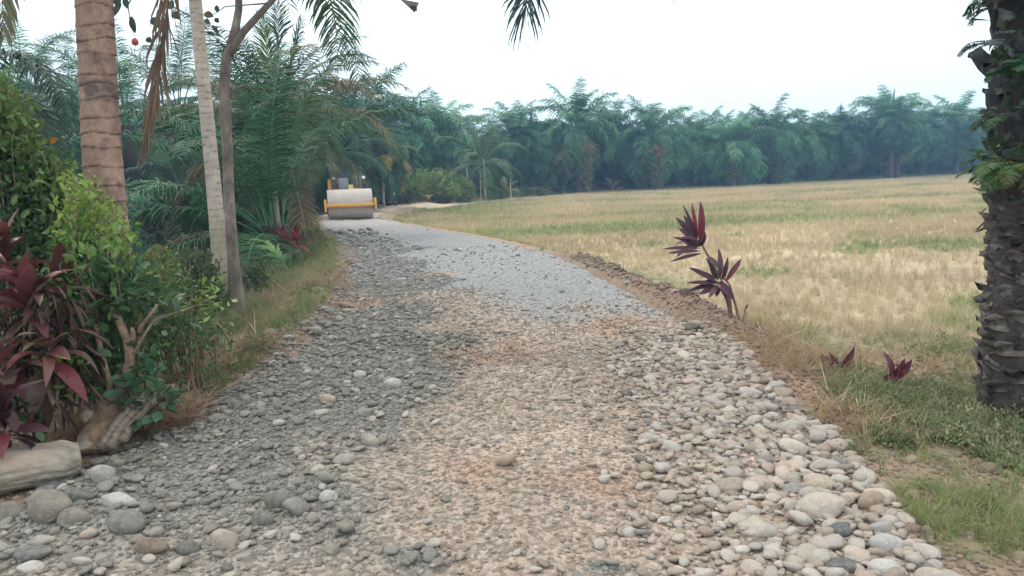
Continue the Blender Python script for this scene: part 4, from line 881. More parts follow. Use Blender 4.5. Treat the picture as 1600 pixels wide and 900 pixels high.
# ------------------------------------------------------------------ oil palm at the right edge
DR_ = 4.8; b0 = at_depth(1637, DR_); b0[2] -= .05; g = np.random.default_rng(77)
rp = empty('oil_palm', b0, 'old oil palm with stub covered dark trunk and ferns at the right frame edge', 'palm tree')
TH = 5.4; t = np.linspace(0, 1, 40); rr = np.interp(t * TH, [0, .12, .5, 1.4, 3, 5.4], [.325, .32, .30, .305, .33, .33])
M_TRUNKR = solid_mat('stub_trunk', 'none', (.07, .06, .055), .95, 8, .45, 1.6, .9, .04, 18)
MB().tube(np.stack([0 * t, 0 * t, TH * t], 1), rr, 28, 0, True, None, .07).build('trunk', M_TRUNKR, rp)
M_STUB = solid_mat('leaf_base_stub', 'obj', None, .92, 9, .5, 1.55, .8, .02, 30, tint=((.40, .38, .35), .54, .68, .55))
def stub_mesh(L, w0, w1, th, curl, seed, ragged=.2):
    g = np.random.default_rng(seed); n = 6; V = []
    for i in range(n):
        s = i / (n - 1); w_ = lerp(w0, w1, s) * (1 + .1 * g.normal()); z = L * s; y = -curl * s ** 1.5 * L; h = th * (1 - .35 * s)
        V += [(-w_ / 2, y + .03, z), (-w_ / 4, y - h * .8, z + .01), (0, y - h, z + .015), (w_ / 4, y - h * .8, z + .01), (w_ / 2, y + .03, z), (0, y + .05, z)]
    V = np.array(V) + g.normal(0, .011, (n * 6, 3)); V[-6:, 2] += g.uniform(-ragged, ragged, 6) * L
    f = [[i * 6 + a, i * 6 + (a + 1) % 6, i * 6 + 6 + (a + 1) % 6, i * 6 + 6 + a] for i in range(n - 1) for a in range(6)]
    k = (n - 1) * 6; cap = [[k, k + 1, k + 2], [k, k + 2, k + 5], [k + 2, k + 3, k + 4], [k + 2, k + 4, k + 5]]
    return np_mesh('leaf_base', V, [np.array(f), np.array(cap)], [M_STUB])
LOW = [stub_mesh(.095, .25, .17, .042, .5, s, .22) for s in range(6)]; HIGH = [stub_mesh(.24, .21, .12, .06, .42, 10 + s, .12) for s in range(4)]
i = 0; z = -.06
while z < 4.9:
    az = i * 2.39996 + g.uniform(-.08, .08); r_ = float(np.interp(z, t * TH, rr)); lo = z < 1.35
    if math.cos(az - math.pi * 1.25) > -.45:
        col = np.array((.105, .088, .078) if lo else (.055, .055, .06)) * g.uniform(.55, 1.6)
        link('leaf_base', (LOW if lo else HIGH)[int(g.integers(6 if lo else 4))], rp, (math.cos(az) * (r_ - .02), math.sin(az) * (r_ - .02), z), (g.uniform(-.25, .3), g.uniform(-.35, .35), az + math.pi / 2 + g.uniform(-.2, .2)), g.uniform(.55, 1.05), col)
    z += .0115 if lo else .021; i += 1
foliage('fibre', rp, 900, [(.22 * math.cos(a), .22 * math.sin(a), z) for a in np.linspace(2.2, 5.4, 7) for z in np.linspace(1.5, 4.8, 10)], (.14, .14, .25), .14, [(.06, .05, .045), (.09, .075, .06), (.045, .05, .05)], 78, aspect=.12, hang=1.2)
add_fronds(rp, (0, 0, TH), 13, 'oil', .95, GREEN_OIL, g, 84, 30, 0)
for path, nl, ll, sd, pl in (
    ([(1622, -560, 4.8), (1450, -620, 4.7), (1150, -560, 4.5), (930, -380, 4.35), (850, -170, 4.3), (828, -40, 4.3), (821, 14, 4.3)], 420, .30, 21, 1.0),
    ([(1622, -560, 4.8), (1500, -640, 5.2), (1300, -560, 5.6), (1140, -330, 5.9), (1078, -150, 6.0), (1058, -62, 6.0)], 150, .42, 22, .5)):
    frond_on([P(*p) - b0 for p in path], nl, ll, .8, pl, .2, .02, sd, .019, 1.3, .9).build('frond', [M_FROND, M_RACHIS], rp, color=(.05, .075, .07))
def fern(px, py, d, n_, L, col, label, seed, droop=1.6, e0=40):
    g = np.random.default_rng(seed); b = P(px, py, d); r = empty('fern', b, label, 'fern', 'ferns growing on the right palm trunk')
    for k in range(n_):
        az = math.pi * 1.2 + g.uniform(-1.4, 1.4); path = arc(L * g.uniform(.7, 1.15), R(e0 + g.uniform(-30, 30)), droop * g.uniform(.8, 1.2), 1.1, g.uniform(-.2, .2), 10)
        frond_on(path, 26, L * .30, .45, .12, .15, .004, seed * 31 + k, L * .042, .5, .25, 3).build('fern_frond', [M_FROND, M_RACHIS], r, rot=(0, 0, az), color=np.array(col) * g.uniform(.7, 1.3))
for k, (px, py, d, n_, L, col, lab) in enumerate(((1572, 262, 4.5, 13, .30, (.085, .16, .06), 'bright green fern sprouting from the left side of the right palm trunk'), (1596, 268, 4.45, 9, .30, (.13, .155, .06), 'yellowish fern at the right frame edge on the palm trunk'),
        (1590, 120, 4.5, 7, .28, (.06, .13, .07), 'small fern high on the right palm trunk at the frame edge'), (1580, -20, 4.5, 9, .32, (.06, .12, .06), 'fern at the top edge of the frame on the right palm trunk'),
        (1566, 185, 4.5, 7, .22, (.06, .10, .06), 'fern half way up the trunk above the bright fern'), (1552, 70, 4.55, 7, .20, (.12, .14, .14), 'greyish drooping fern hanging off the left of the trunk against the sky'), (1552, 14, 4.55, 6, .20, (.12, .14, .13), 'pale dry fern against the sky at the top left of the trunk'),
        (1550, 180, 4.6, 3, .18, (.08, .08, .08), 'sparse dead fern tendrils on the left of the trunk'))):
    fern(px, py, d, n_, L, col, lab, 300 + k)
foliage('creeper', rp, 420, [(.34 * math.cos(a), .34 * math.sin(a), z) for a, z in zip(g.uniform(2.6, 4.6, 26), g.uniform(1.35, 4.6, 26))], (.10, .10, .16), .075, [(.07, .12, .06), (.10, .15, .07), (.05, .09, .055)], 79, aspect=.55)
# ------------------------------------------------------------------ tall cordyline on the road edge
b0 = G(1152, 524, -.04); d0 = float(np.dot(b0 - CAMP, FW)); r = empty('cordyline', b0, 'tall maroon cordyline with two leaf heads standing between the road and the stubble field', 'plant')
q = lambda x, y, dd=0: P(x, y, d0 + dd) - b0
for l, r_ in (([(1148, 524), (1143, 490), (1136, 455), (1126, 435), (1112, 410), (1098, 385), (1093, 360)], .011), ([(1158, 522), (1150, 480), (1140, 445), (1128, 430)], .010), ([(1142, 520), (1140, 490), (1134, 462), (1128, 440)], .010), ([(1159, 522), (1162, 495), (1166, 477)], .008)):
    MB().tube([q(*p) for p in l], np.linspace(r_ * 1.3, r_ * .9, len(l)), 7).build('stem', M_STEM, r)
PU, RE = (.085, .034, .052), (.18, .03, .055)
for (bx, by, tx, ty, w_, col) in ((1092, 376, 1094, 314, .085, RE), (1090, 372, 1081, 317, .045, (.2, .03, .05)), (1088, 372, 1067, 320, .04, PU), (1089, 373, 1068, 336, .075, PU), (1089, 374, 1056, 340, .075, PU), (1089, 376, 1060, 357, .07, PU), (1092, 380, 1051, 371, .045, PU), (1093, 388, 1036, 389, .04, PU), (1094, 392, 1043, 396, .045, (.11, .06, .07)), (1096, 396, 1047, 409, .04, PU), (1095, 378, 1098, 335, .06, RE), (1093, 385, 1070, 388, .05, (.13, .08, .09)),
        (1124, 436, 1123, 388, .075, PU), (1128, 436, 1137, 402, .06, PU), (1134, 438, 1159, 404, .05, PU), (1134, 440, 1157, 412, .04, (.2, .03, .06)), (1120, 436, 1103, 402, .06, (.12, .09, .11)), (1118, 440, 1076, 418, .07, PU), (1116, 444, 1073, 442, .05, PU), (1117, 446, 1075, 455, .06, PU), (1120, 446, 1092, 460, .07, PU), (1122, 446, 1107, 466, .06, (.16, .10, .10)), (1124, 446, 1119, 464, .06, PU), (1118, 438, 1090, 425, .07, PU), (1122, 438, 1108, 412, .08, (.13, .10, .12)), (1126, 440, 1131, 415, .07, PU), (1130, 446, 1138, 470, .05, (.07, .04, .04)), (1132, 450, 1143, 485, .05, (.07, .045, .04)), (1122, 442, 1100, 440, .07, PU), (1105, 400, 1125, 420, .06, (.14, .11, .13)),
        (1164, 484, 1169, 475, .02, (.2, .06, .04))):
    link('leaf', single_leaf(q(bx, by, random.uniform(-.05, .05)), q(tx, ty, random.uniform(-.12, .12)), w_ * .82, (random.uniform(-.4, .4), -1, random.uniform(.1, .7)), random.uniform(.02, .10), 8, .55), r, color=np.array(col) * random.uniform(.8, 1.25))
gq = np.random.default_rng(19)
for (hx, hy), n_ in (((1096, 384), 5), ((1120, 440), 3)):
    for _ in range(n_):
        an = gq.uniform(2.2, 5.6) if hx < 1110 else gq.uniform(.6, 4.4); rl = gq.uniform(26, 46); tp = q(hx + math.cos(an) * rl, hy + math.sin(an) * rl * .8 + 6, gq.uniform(-.3, .3))
        link('leaf', single_leaf(q(hx, hy), tp, gq.uniform(.04, .07), (gq.uniform(-.8, .8), -.8, gq.uniform(.3, 1)), gq.uniform(.08, .22), 9, .55), r, color=np.array(PU) * gq.uniform(.7, 1.6))
for px, py, tips, label in ((1302, 592, [(1285, 562), (1296, 560), (1331, 553), (1284, 580), (1290, 588), (1322, 595), (1306, 568)], 'small wilted maroon cordyline between the berm and the weeds'), (1390, 600, [(1380, 560), (1410, 570), (1420, 572), (1414, 585), (1402, 598), (1378, 598), (1398, 578)], 'small maroon cordyline with a pink red leaf, left of the right palm trunk')):
    b0 = G(px, py, -.14); dd = float(np.dot(b0 - CAMP, FW)); r = empty('cordyline', b0, label, 'plant', 'small cordylines in the weeds')
    for k, (tx, ty) in enumerate(tips): link('leaf', single_leaf((random.uniform(-.015, .015), 0, .03), (P(tx, ty, dd - .03 * k) - b0) * 1.15 + np.array([0, 0, .03]), .07, (random.uniform(-.5, .5), -1, .5), .12, 7, .6), r, color=np.array((.12, .035, .05) if k != 3 else (.26, .05, .07)) * random.uniform(.8, 1.3))
# ------------------------------------------------------------------ road roller
M_STEEL = solid_mat('dusty_steel', 'none', (.50, .45, .405), .7, 1.4, .85, 1.12, .15, .01, 40, tint=((.36, .31, .26), .5, .75, .6), metal=.0, spec=.4)  # dusty steel; its beige also paints in the ground's reflection on the drum
M_YEL = solid_mat('yellow_paint', 'none', (.62, .31, .06), .5, 3, .8, 1.1, .05, .005, 30, tint=((.34, .24, .14), .55, .8, .6), spec=.4)
M_CREAM = solid_mat('faded_yellow_paint', 'none', (.62, .44, .16), .55, 3, .85, 1.1, 0)
M_DARK = solid_mat('dark_metal', 'none', (.05, .055, .065), .6, 5, .8, 1.3, 0); M_TYRE = solid_mat('tyre_rubber', 'none', (.03, .03, .03), .85, 6, .7, 1.4, .2, .01)
M_GREY = solid_mat('grey_metal', 'none', (.20, .22, .25), .5, 5, .85, 1.15, 0); M_LAMP = solid_mat('lamp_glass', 'none', (.85, .87, .88), .15, 5, 1, 1, 0, spec=.6)
M_RIM = solid_mat('rim_paint', 'none', (.45, .36, .2), .6, 6, .8, 1.2, 0)
rx0, ry0 = -7.75, 36.4; rr = empty('road_roller', (rx0, ry0, float(road_z(np.array(rx0), np.array(ry0))) - .01), 'yellow single drum road roller with a broad pale steel drum facing down the road', 'road roller', None, R(13))
RD, HWD = .73, 1.06
mb = MB(); mb.lathe([(.30, -HWD + .10), (.60, -HWD + .10), (.645, -HWD), (.70, -HWD), (RD - .008, -HWD + .008), (RD, -HWD + .03), (RD, HWD - .03), (RD - .008, HWD - .008), (.70, HWD), (.645, HWD), (.60, HWD - .10), (.30, HWD - .10)], 64, 'x', (0, 0, RD)).build('drum', M_STEEL, rr)
mb = MB(); [mb.lathe([(.001, s * (HWD - .12)), (.30, s * (HWD - .12)), (.30, s * (HWD - .02)), (.22, s * (HWD + .02)), (.001, s * (HWD + .02))], 24, 'x', (0, 0, RD)) for s in (-1, 1)]; mb.build('drum_hub', M_DARK, rr)
MB().box((-HWD - .16, -RD - .22, .62), (HWD + .16, -RD - .06, .80), 0, b=.02).build('front_beam', M_YEL, rr, smooth=False)
MB().box((-HWD - .16, RD + .08, .50), (HWD + .16, RD + .28, .92), 0, b=.02).build('rear_beam', M_YEL, rr, smooth=False)
for s in (-1, 1):
    MB().box((s * (HWD + .11) - .05, -RD - .26, .50), (s * (HWD + .11) + .05, RD + .20, .95), 0, b=.02).box((s * (HWD + .11) - .06, -RD - .27, .42), (s * (HWD + .11) + .06, -RD - .05, 1.02), 0, b=.02).build('side_frame', M_YEL, rr, smooth=False)
    MB().box((s * (HWD + .07) - .02, -.24, .52), (s * (HWD + .07) + .02, .24, .94), 0, b=.01).build('drum_carrier', M_DARK, rr, smooth=False)
MB().box((-HWD + .05, RD + .01, .80), (HWD - .05, RD + .045, .92)).build('scraper', M_DARK, rr, smooth=False)
MB().box((-.35, RD + .27, .45), (.35, RD + .95, .95), 0, b=.03).build('articulation_joint', M_DARK, rr, smooth=False)
MB().box((-.85, RD + .9, .55), (.85, RD + 2.1, 1.25), 0, b=.05).build('platform', M_DARK, rr, smooth=False)
MB().box((-.80, RD + 2.1, .65), (.80, RD + 4.0, 1.44), 0, b=.10).box((-.7, RD + 2.2, 1.42), (.7, RD + 3.7, 1.5), 0, b=.03).build('engine_hood', M_YEL, rr, smooth=False)
mb = MB(); [mb.box((-.6, RD + 4.0, z), (.6, RD + 4.03, z + .04)) for z in np.arange(.8, 1.5, .1)]; mb.build('grille', M_DARK, rr, smooth=False)
MB().box((-.02, RD + .62, 1.0), (.24, RD + .92, 1.68), 0, b=.02).build('hydraulic_tank', M_CREAM, rr, smooth=False)
MB().box((-.52, RD + 1.0, 1.25), (.02, RD + 1.25, 2.02), 0, b=.04).build('console', M_GREY, rr, smooth=False)
st = MB().tube([(-.25, RD + 1.3, 1.9), (-.25, RD + 1.42, 2.1)], .02, 8).build('steering_column', M_DARK, rr)
a = np.linspace(0, 2 * math.pi, 21); MB().tube(np.stack([-.25 + .19 * np.cos(a), RD + 1.43 + .07 * np.sin(a), 2.1 + .17 * np.sin(a)], 1), .018, 6, cap=False).build('steering_wheel', M_DARK, rr)
MB().box((-.5, RD + 1.65, 1.25), (.0, RD + 2.1, 1.75), 0, b=.06).box((-.5, RD + 2.0, 1.7), (.0, RD + 2.12, 2.3), 0, b=.05).build('seat', M_DARK, rr, smooth=False)
mb = MB()
for x in (.42, .62): mb.tube([(x, RD + .95, 1.2), (x, RD + .95, 2.05), (x, RD + 1.2, 2.12)], .02, 6)
mb.tube([(.42, RD + .95, 1.75), (.62, RD + .95, 1.75)], .015, 6); mb.tube([(.42, RD + .95, 1.72), (.42, RD + .95, 1.3), (.42, RD + 2.0, 1.3)], .012, 6); mb.build('handrail', M_GREY, rr)
MB().box((-1.02, RD + .85, .95), (-.84, RD + 1.05, 1.98), 0, b=.02).build('lamp_post', M_YEL, rr, smooth=False)
for x in (-.70, .78):
    h = MB().lathe([(.001, .06), (.06, .06), (.085, .0), (.085, -.03)], 16, 'y', (x, RD + .95, 2.03)).tube([(x, RD + 1.0, 1.2), (x, RD + 1.0, 1.98)], .018, 6).build('headlight', M_DARK, rr)
    MB().lathe([(.084, -.032), (.06, -.05), (.001, -.058)], 16, 'y', (x, RD + .95, 2.03)).build('lens', M_LAMP, h)
for s in (-1, 1):
    c = (s * .86, RD + 2.9, .76)
    mb = MB(); mb.lathe([(.42, -.22), (.62, -.27), (.73, -.25), (.76, -.18), (.76, .18), (.73, .25), (.62, .27), (.42, .22)], 40, 'x', c)
    for k in range(22):
        a = k / 22 * 6.2832; y, z = math.cos(a), math.sin(a); p = np.array(c)
        for e in (-1, 1): mb.tube([p + (e * .01, y * .765, z * .765), p + (e * .24, math.cos(a + .12) * .755, math.sin(a + .12) * .755)], .028, 4)
    w = mb.build('rear_wheel', M_TYRE, rr)
    MB().lathe([(.43, -.2), (.40, -.08), (.18, -.06), (.18, -.14), (.001, -.14)], 24, 'x', c).lathe([(.001, .14), (.18, .14), (.18, .06), (.40, .08), (.43, .2)], 24, 'x', c).build('rim', M_RIM, w)
mb = MB(); [mb.box((-1.15, RD + 1.0, z), (-.86, RD + 1.3, z + .04)) for z in (.5, .85)]; mb.box((-1.15, RD + .98, .5), (-1.12, RD + 1.0, 1.2)); mb.build('step', M_DARK, rr, smooth=False)
# ------------------------------------------------------------------ parked motorcycle
b = at_depth(607, 57); mo = empty('motorcycle', b, 'small dark motorcycle parked by the bush at the edge of the dirt track', 'motorcycle', None, R(-35))
M_BLUE = solid_mat('dark_blue_paint', 'none', (.05, .07, .12), .35, 5, .9, 1.1, 0, spec=.5); M_CHROME = solid_mat('bright_metal', 'none', (.6, .6, .62), .3, 5, .95, 1.05, 0, metal=.8)
for x in (-.62, .62):
    a = np.linspace(0, 2 * math.pi, 25); w = MB().tube(np.stack([x + .25 * np.cos(a), 0 * a, .30 + .25 * np.sin(a)], 1), .05, 8, cap=False).build('wheel', M_TYRE, mo)
    mb = MB(); mb.lathe([(.001, -.05), (.05, -.05), (.05, .05), (.001, .05)], 12, 'y', (x, 0, .3))
    for k in range(8): mb.tube([(x, 0, .3), (x + .22 * math.cos(k * .785), 0, .3 + .22 * math.sin(k * .785))], .008, 4)
    mb.build('spokes', M_CHROME, w)
MB().tube([(-.62, 0, .3), (-.2, 0, .45), (.15, 0, .5), (.40, 0, .85), (.62, 0, .3)], [.05, .09, .08, .06, .04], 8).build('frame', M_BLUE, mo)
MB().box((-.15, -.1, .25), (.18, .1, .5), 0, b=.03).build('engine', M_GREY, mo, smooth=False)
MB().box((-.70, -.12, .62), (.05, .12, .78), 0, b=.05).build('seat', M_DARK, mo, smooth=False)
MB().box((-.72, -.10, .45), (-.1, .10, .63), 0, b=.05).build('side_panel', M_BLUE, mo, smooth=False)
MB().box((.22, -.16, .40), (.40, .16, .92), 0, b=.06).build('leg_shield', M_BLUE, mo, smooth=False)
MB().tube([(.36, -.33, 1.02), (.40, -.12, 1.0), (.40, .12, 1.0), (.36, .33, 1.02)], .018, 6).build('handlebar', M_DARK, mo)
MB().lathe([(.001, .07), (.06, .07), (.09, 0), (.001, -.03)][::-1], 14, 'x', (.46, 0, .92)).build('headlight', M_LAMP, mo)
MB().tube([(-.7, 0, .52), (-.85, 0, .40)], [.06, .04], 6).build('mudguard', M_BLUE, mo); MB().tube([(.1, -.12, .25), (-.7, -.14, .33)], [.03, .045], 8).build('exhaust', M_CHROME, mo)
# ------------------------------------------------------------------ stones
import bmesh
def ico(sub):
    bm = bmesh.new(); bmesh.ops.create_icosphere(bm, subdivisions=sub, radius=1)
    V = np.array([v.co[:] for v in bm.verts]); F = np.array([[v.index for v in f.verts] for f in bm.faces]); bm.free(); return V, F
def rock(seed, sub, angular, flat, mats, name='stone', smooth=True):
    g = np.random.default_rng(seed); V, F = ico(sub); D = V.copy()
    for k in range(3):
        d = norm(g.normal(size=3)); V = V * (1 + .10 * np.sin(D @ d * g.uniform(1.5, 3.2) + g.uniform(0, 6)))[:, None]
    for k in range(angular):
        d = norm(g.normal(size=3)); h = g.uniform(.55, .85); s = V @ d; V = V - np.outer(np.clip(s - h, 0, 9) * .9, d)
    V = V * np.array([1.15, .88, flat]); V *= 1 / np.abs(V).max()
    return np_mesh(name, V, [F], mats, smooth=smooth)
def stone_mat(name, kind):
    m, n, b, out = mat(name); c = color_source(n, kind)
    nz = noise_node(n, 1.6, 6, .7); c = mulvar(n, c, nz.outputs[0], .78, 1.2)
    dn = noise_node(n, 2.6, 5, .7); dm = N(n, 'ShaderNodeMapRange'); dm.inputs[1].default_value = .42; dm.inputs[2].default_value = .66; dm.inputs[4].default_value = .6; n.links.new(dn.outputs[0], dm.inputs[0])
    dx = N(n, 'ShaderNodeMix', data_type='RGBA'); n.links.new(dm.outputs[0], dx.inputs[0]); n.links.new(c, dx.inputs[6]); dx.inputs[7].default_value = (.36, .31, .25, 1); c = dx.outputs[2]
    sp = noise_node(n, 14, 3, .7); c = mulvar(n, c, sp.outputs[0], .86, 1.12)
    n.links.new(c, b.inputs['Base Color']); b.inputs['Roughness'].default_value = .9; b.inputs['Specular IOR Level'].default_value = .2
    bump(n, b, nz.outputs[0], .5, .08); return m
M_STONE = stone_mat('river_stone', 'obj'); M_GRAVEL = stone_mat('gravel_stone', 'inst')
ROUND = [rock(s, 3, 2, .62, [M_STONE]) for s in range(7)]; ANG = [rock(30 + s, 3, 13, .68, [M_STONE]) for s in range(6)]
placed = []
def surf(x, y):
    x = np.asarray(x, float); y = np.asarray(y, float)
    return np.maximum(height(x, y), np.where((x > xl(y) - .35) & (x < xr(y) + .35) & (y < 50), road_z(x, y), -9))
def stone(px, py, w_px, h_px, col, label, lib=ROUND, group=None, sink=.33, rz=None):
    "a stone whose middle shows at px,py"
    b = G(px, py + h_px * .30, 0.0); z = float(surf(b[0], b[1])); b = G(px, py + h_px * .30, z); d = float(np.dot(b - CAMP, FW))
    hw = w_px / F_PX * d / 2; hh = h_px / F_PX * d / 2 * 1.12
    o = link('stone', random.choice(lib), None, (b[0], b[1] + hw * .3, z + hh * (1 - 2 * sink) * .9), (random.uniform(-.15, .15), random.uniform(-.15, .15), random.uniform(-.3, .3) if rz is None else rz), (hw, hw * random.uniform(.7, .9), hh * 1.15 / .75), col)
    placed.append((b[0], b[1], hw)); return tag(o, label, 'stone', group)
GB, DG, SL, WH, PK, TN, LG = (.24, .215, .18), (.17, .17, .16), (.13, .145, .15), (.56, .53, .48), (.48, .38, .31), (.40, .32, .24), (.36, .345, .31)
for a in ((70, 795, 80, 66, GB, 'largest rounded brown grey boulder at the left edge, before the log', ROUND), (16, 800, 54, 56, (.21, .195, .16), 'squarish grey brown boulder cut by the left frame edge', ANG), (112, 806, 54, 42, (.23, .20, .17), 'brownish boulder touching the right side of the largest boulder', ROUND),
          (116, 774, 44, 38, DG, 'dark grey rounded stone behind the largest boulder', ROUND), (76, 760, 50, 24, SL, 'flat dark slate stone between the log and the largest boulder', ROUND), (156, 742, 42, 40, (.46, .43, .38), 'knobbly whitish stone beside the end of the log', ANG),
          (178, 783, 62, 30, WH, 'white streaked flat slab stone right of the boulders', ANG), (196, 818, 78, 50, (.21, .205, .185), 'wide flat grey stone below the white slab', ROUND), (236, 853, 58, 46, (.25, .19, .14), 'brown pointed stone with pale tip on the lower left', ANG),
          (290, 857, 44, 32, DG, 'grey blunt stone right of the brown pointed stone', ROUND), (347, 845, 50, 46, (.50, .42, .35), 'pinkish white angular stone among dark clods on the lower left', ANG), (408, 809, 38, 34, DG, 'dark grey round cobble right of the pinkish angular stone', ROUND),
          (433, 781, 44, 40, (.20, .20, .18), 'grey clay coated lump above the dark round cobble', ROUND), (138, 834, 34, 18, PK, 'pair piece of pale pink stone below the boulders', ROUND), (64, 845, 42, 24, (.42, .40, .36), 'grey and white striped stone at the lower left', ANG), (44, 868, 62, 26, DG, 'low flat grey stone below the striped stone', ROUND),
          (40, 890, 50, 22, WH, 'white stone at the bottom left corner', ANG), (110, 878, 60, 30, (.22, .21, .19), 'broad grey stone at the bottom left', ROUND), (234, 675, 44, 16, WH, 'flat white stone at the foot of the grey plank', ANG),
          (511, 776, 32, 30, WH, 'white rounded stone at the edge of the dark clods', ROUND), (536, 716, 38, 20, LG, 'pale oval stone left of the road centre', ROUND), (576, 686, 38, 24, (.46, .40, .33), 'tan lumpy stone above the pale oval stone', ANG), (613, 601, 34, 26, WH, 'white angular stone on the dark left side of the road', ANG),
          (563, 584, 28, 16, WH, 'small white flat stone left of the white angular stone', ANG), (591, 580, 20, 16, WH, 'small white cube like stone above the white angular stone', ANG), (652, 521, 20, 14, LG, 'pale stone alone on the grey middle of the road', ANG),
          (491, 514, 26, 16, LG, 'pale stone at the left road edge below the red soil', ROUND), (497, 452, 20, 12, LG, 'pale stone at the left road edge beside the grass', ROUND), (1287, 796, 90, 46, (.52, .45, .38), 'largest pale flat cobble on the right road edge', ROUND), (1318, 829, 56, 28, SL, 'dark slate oval cobble below the largest pale cobble', ROUND),
          (1323, 886, 64, 32, SL, 'dark slate cobble at the bottom, near the right corner of the road', ROUND), (1279, 760, 34, 32, (.55, .46, .35), 'cream coloured egg shaped cobble above the largest pale cobble', ROUND), (1368, 781, 54, 34, (.38, .29, .22), 'tan brown cobble half in soil outside the right cobbles', ROUND), (1430, 775, 32, 24, (.33, .23, .17), 'rusty brown cobble lying in the soil beside the bright grass', ROUND),
          (1392, 890, 66, 32, (.60, .57, .53), 'whitish flat cobble at the bottom edge of the right road side', ROUND), (1390, 852, 60, 42, (.50, .49, .47), 'pale grey cobble next to the bright grass clump', ROUND), (1378, 824, 40, 30, (.40, .40, .39), 'mid grey cobble above the pale grey one', ROUND), (1240, 668, 54, 26, (.50, .44, .38), 'long pale cobble on the upper right road edge', ROUND),
          (1271, 662, 30, 20, (.50, .47, .43), 'small pale cobble at the outer tip of the right cobbles', ROUND), (1190, 636, 32, 26, (.52, .47, .42), 'rounded pale cobble near the top of the right cobble band', ROUND), (1178, 616, 28, 18, (.54, .50, .45), 'bright cobble topmost in the right cobble band', ROUND), (1014, 686, 38, 18, (.50, .43, .36), 'flat pale stone alone right of the road centre', ROUND),
          (984, 832, 28, 22, WH, 'white round pebble low on the right half of the road', ROUND), (1270, 697, 24, 10, SL, 'thin dark slate flake on the right cobble band', ROUND), (1290, 727, 52, 26, (.45, .40, .35), 'grey pink cobble on the outer right edge', ROUND), (1245, 640, 40, 22, (.19, .19, .18), 'dark grey cobble beside the long pale cobble', ROUND),
          (1332, 755, 26, 18, (.36, .27, .2), 'small brown stone in the red soil right of the cobbles', ROUND), (1085, 502, 46, 18, (.33, .30, .26), 'grey white flat rock on the right berm left of the tall cordyline', ANG), (1247, 545, 44, 16, (.44, .41, .37), 'pale flat rock on the berm right of the tall cordyline', ANG), (1412, 563, 14, 8, (.60, .68, .66), 'tiny pale greenish pebble beside the small cordyline', ROUND),
          (715, 388, 16, 12, (.34, .33, .31), 'grey stone standing on the left wheel track before the roller', ANG), (780, 685, 22, 10, (.55, .53, .50), 'white flat pebble in the road centre', ROUND), (880, 622, 30, 12, (.44, .37, .30), 'flat tan stone in the middle of the road', ROUND), (510, 625, 30, 22, (.48, .38, .28), 'ochre rounded stone on the dark left half of the road', ROUND)):
    px, py, w_, h_, col, lab, lib = a; stone(px, py, w_, h_, col, lab, lib, 'stones one by one along the road', .62 if 'berm' in lab else .33)
# the rest of the cobbles that show large
def free(x, y, r):
    return all((x - a) ** 2 + (y - b) ** 2 > (.74 * (r + c)) ** 2 for a, b, c in placed)
def where(x, y):
    return 'near the bottom edge' if y < 3.0 else 'level with the bright grass clump' if y < 3.7 else 'level with the log end' if y < 4.6 else 'level with the palm foot' if y < 5.4 else 'level with the shrub' if y < 6.5 else 'level with the tall cordyline' if y < 9 else 'level with the thin tree' if y < 11 else 'far up the road'
def cobbles(n, draw, rmin, rmax, cols, lib, label, group, tries=14000):
    k = 0; g = np.random.default_rng(len(placed) + n)
    for _ in range(tries):
        if k >= n: break
        x, y = draw(g); r = rmin + (rmax - rmin) * g.random() ** 1.8
        if y < 2.45 or not free(x, y, r): continue
        z = float(surf(x, y)); c = np.array(cols[int(g.integers(len(cols)))]) * g.uniform(.8, 1.2); f = g.uniform(.5, .8)
        o = link('stone', lib[int(g.integers(len(lib)))], None, (x, y, z + r * f * .16), (g.uniform(-.25, .25), g.uniform(-.25, .25), g.uniform(0, 6.28)), (r, r * g.uniform(.75, 1), r * f * 1.3), c)
        L_ = c.mean(); cw = 'dark slate' if L_ < .20 else 'mid grey' if L_ < .30 else 'tan' if L_ < .39 else 'pale'; sw = 'large' if r > lerp(rmin, rmax, .45) else 'small'
        placed.append((x, y, r)); tag(o, label.format(c=cw, s=sw, p=where(x, y)), 'stone', group); k += 1
PALE = [(.52, .46, .39), (.50, .42, .35), (.46, .42, .37), (.55, .50, .45), (.42, .35, .28), (.52, .45, .38), (.50, .46, .40), (.24, .24, .23), (.47, .38, .31)]
cobbles(185, lambda g: (lambda y: (float(xr(y)) + .10 - abs(g.normal(0, .30)), y))(g.uniform(2.5, 6.8)), .04, .11, PALE, ROUND + ANG, '{s} {c} cobble in the right road edge band, {p}', 'cobbles along the right road edge')
cobbles(40, lambda g: (lambda y: (float(xl(y)) - .1 + abs(g.normal(0, .75)), y))(g.uniform(2.5, 6.5)), .03, .075, [(.19, .185, .165), (.22, .21, .18), (.17, .17, .155), (.40, .37, .32), (.24, .21, .17)], ROUND + ANG + ANG, '{s} {c} stone on the dark left roadside, {p}', 'stones on the dark left side of the road')
cobbles(24, lambda g: (lambda y: (float(xl(y)) + g.uniform(-.35, .35), y))(g.uniform(6.5, 17)), .05, .12, [(.28, .27, .25), (.36, .34, .31), (.22, .21, .2), (.30, .22, .17)], ANG + ROUND, '{s} {c} stone on the left road edge by grass, {p}', 'stones along the far left road edge')
cobbles(16, lambda g: (lambda y: (float(xr(y)) + .25 + g.uniform(-.25, .35), y))(g.uniform(7.5, 15)), .05, .13, [(.20, .18, .16), (.30, .27, .24), (.26, .20, .17)], ANG, '{s} {c} clod on the right berm, {p}', 'clods on the right berm')
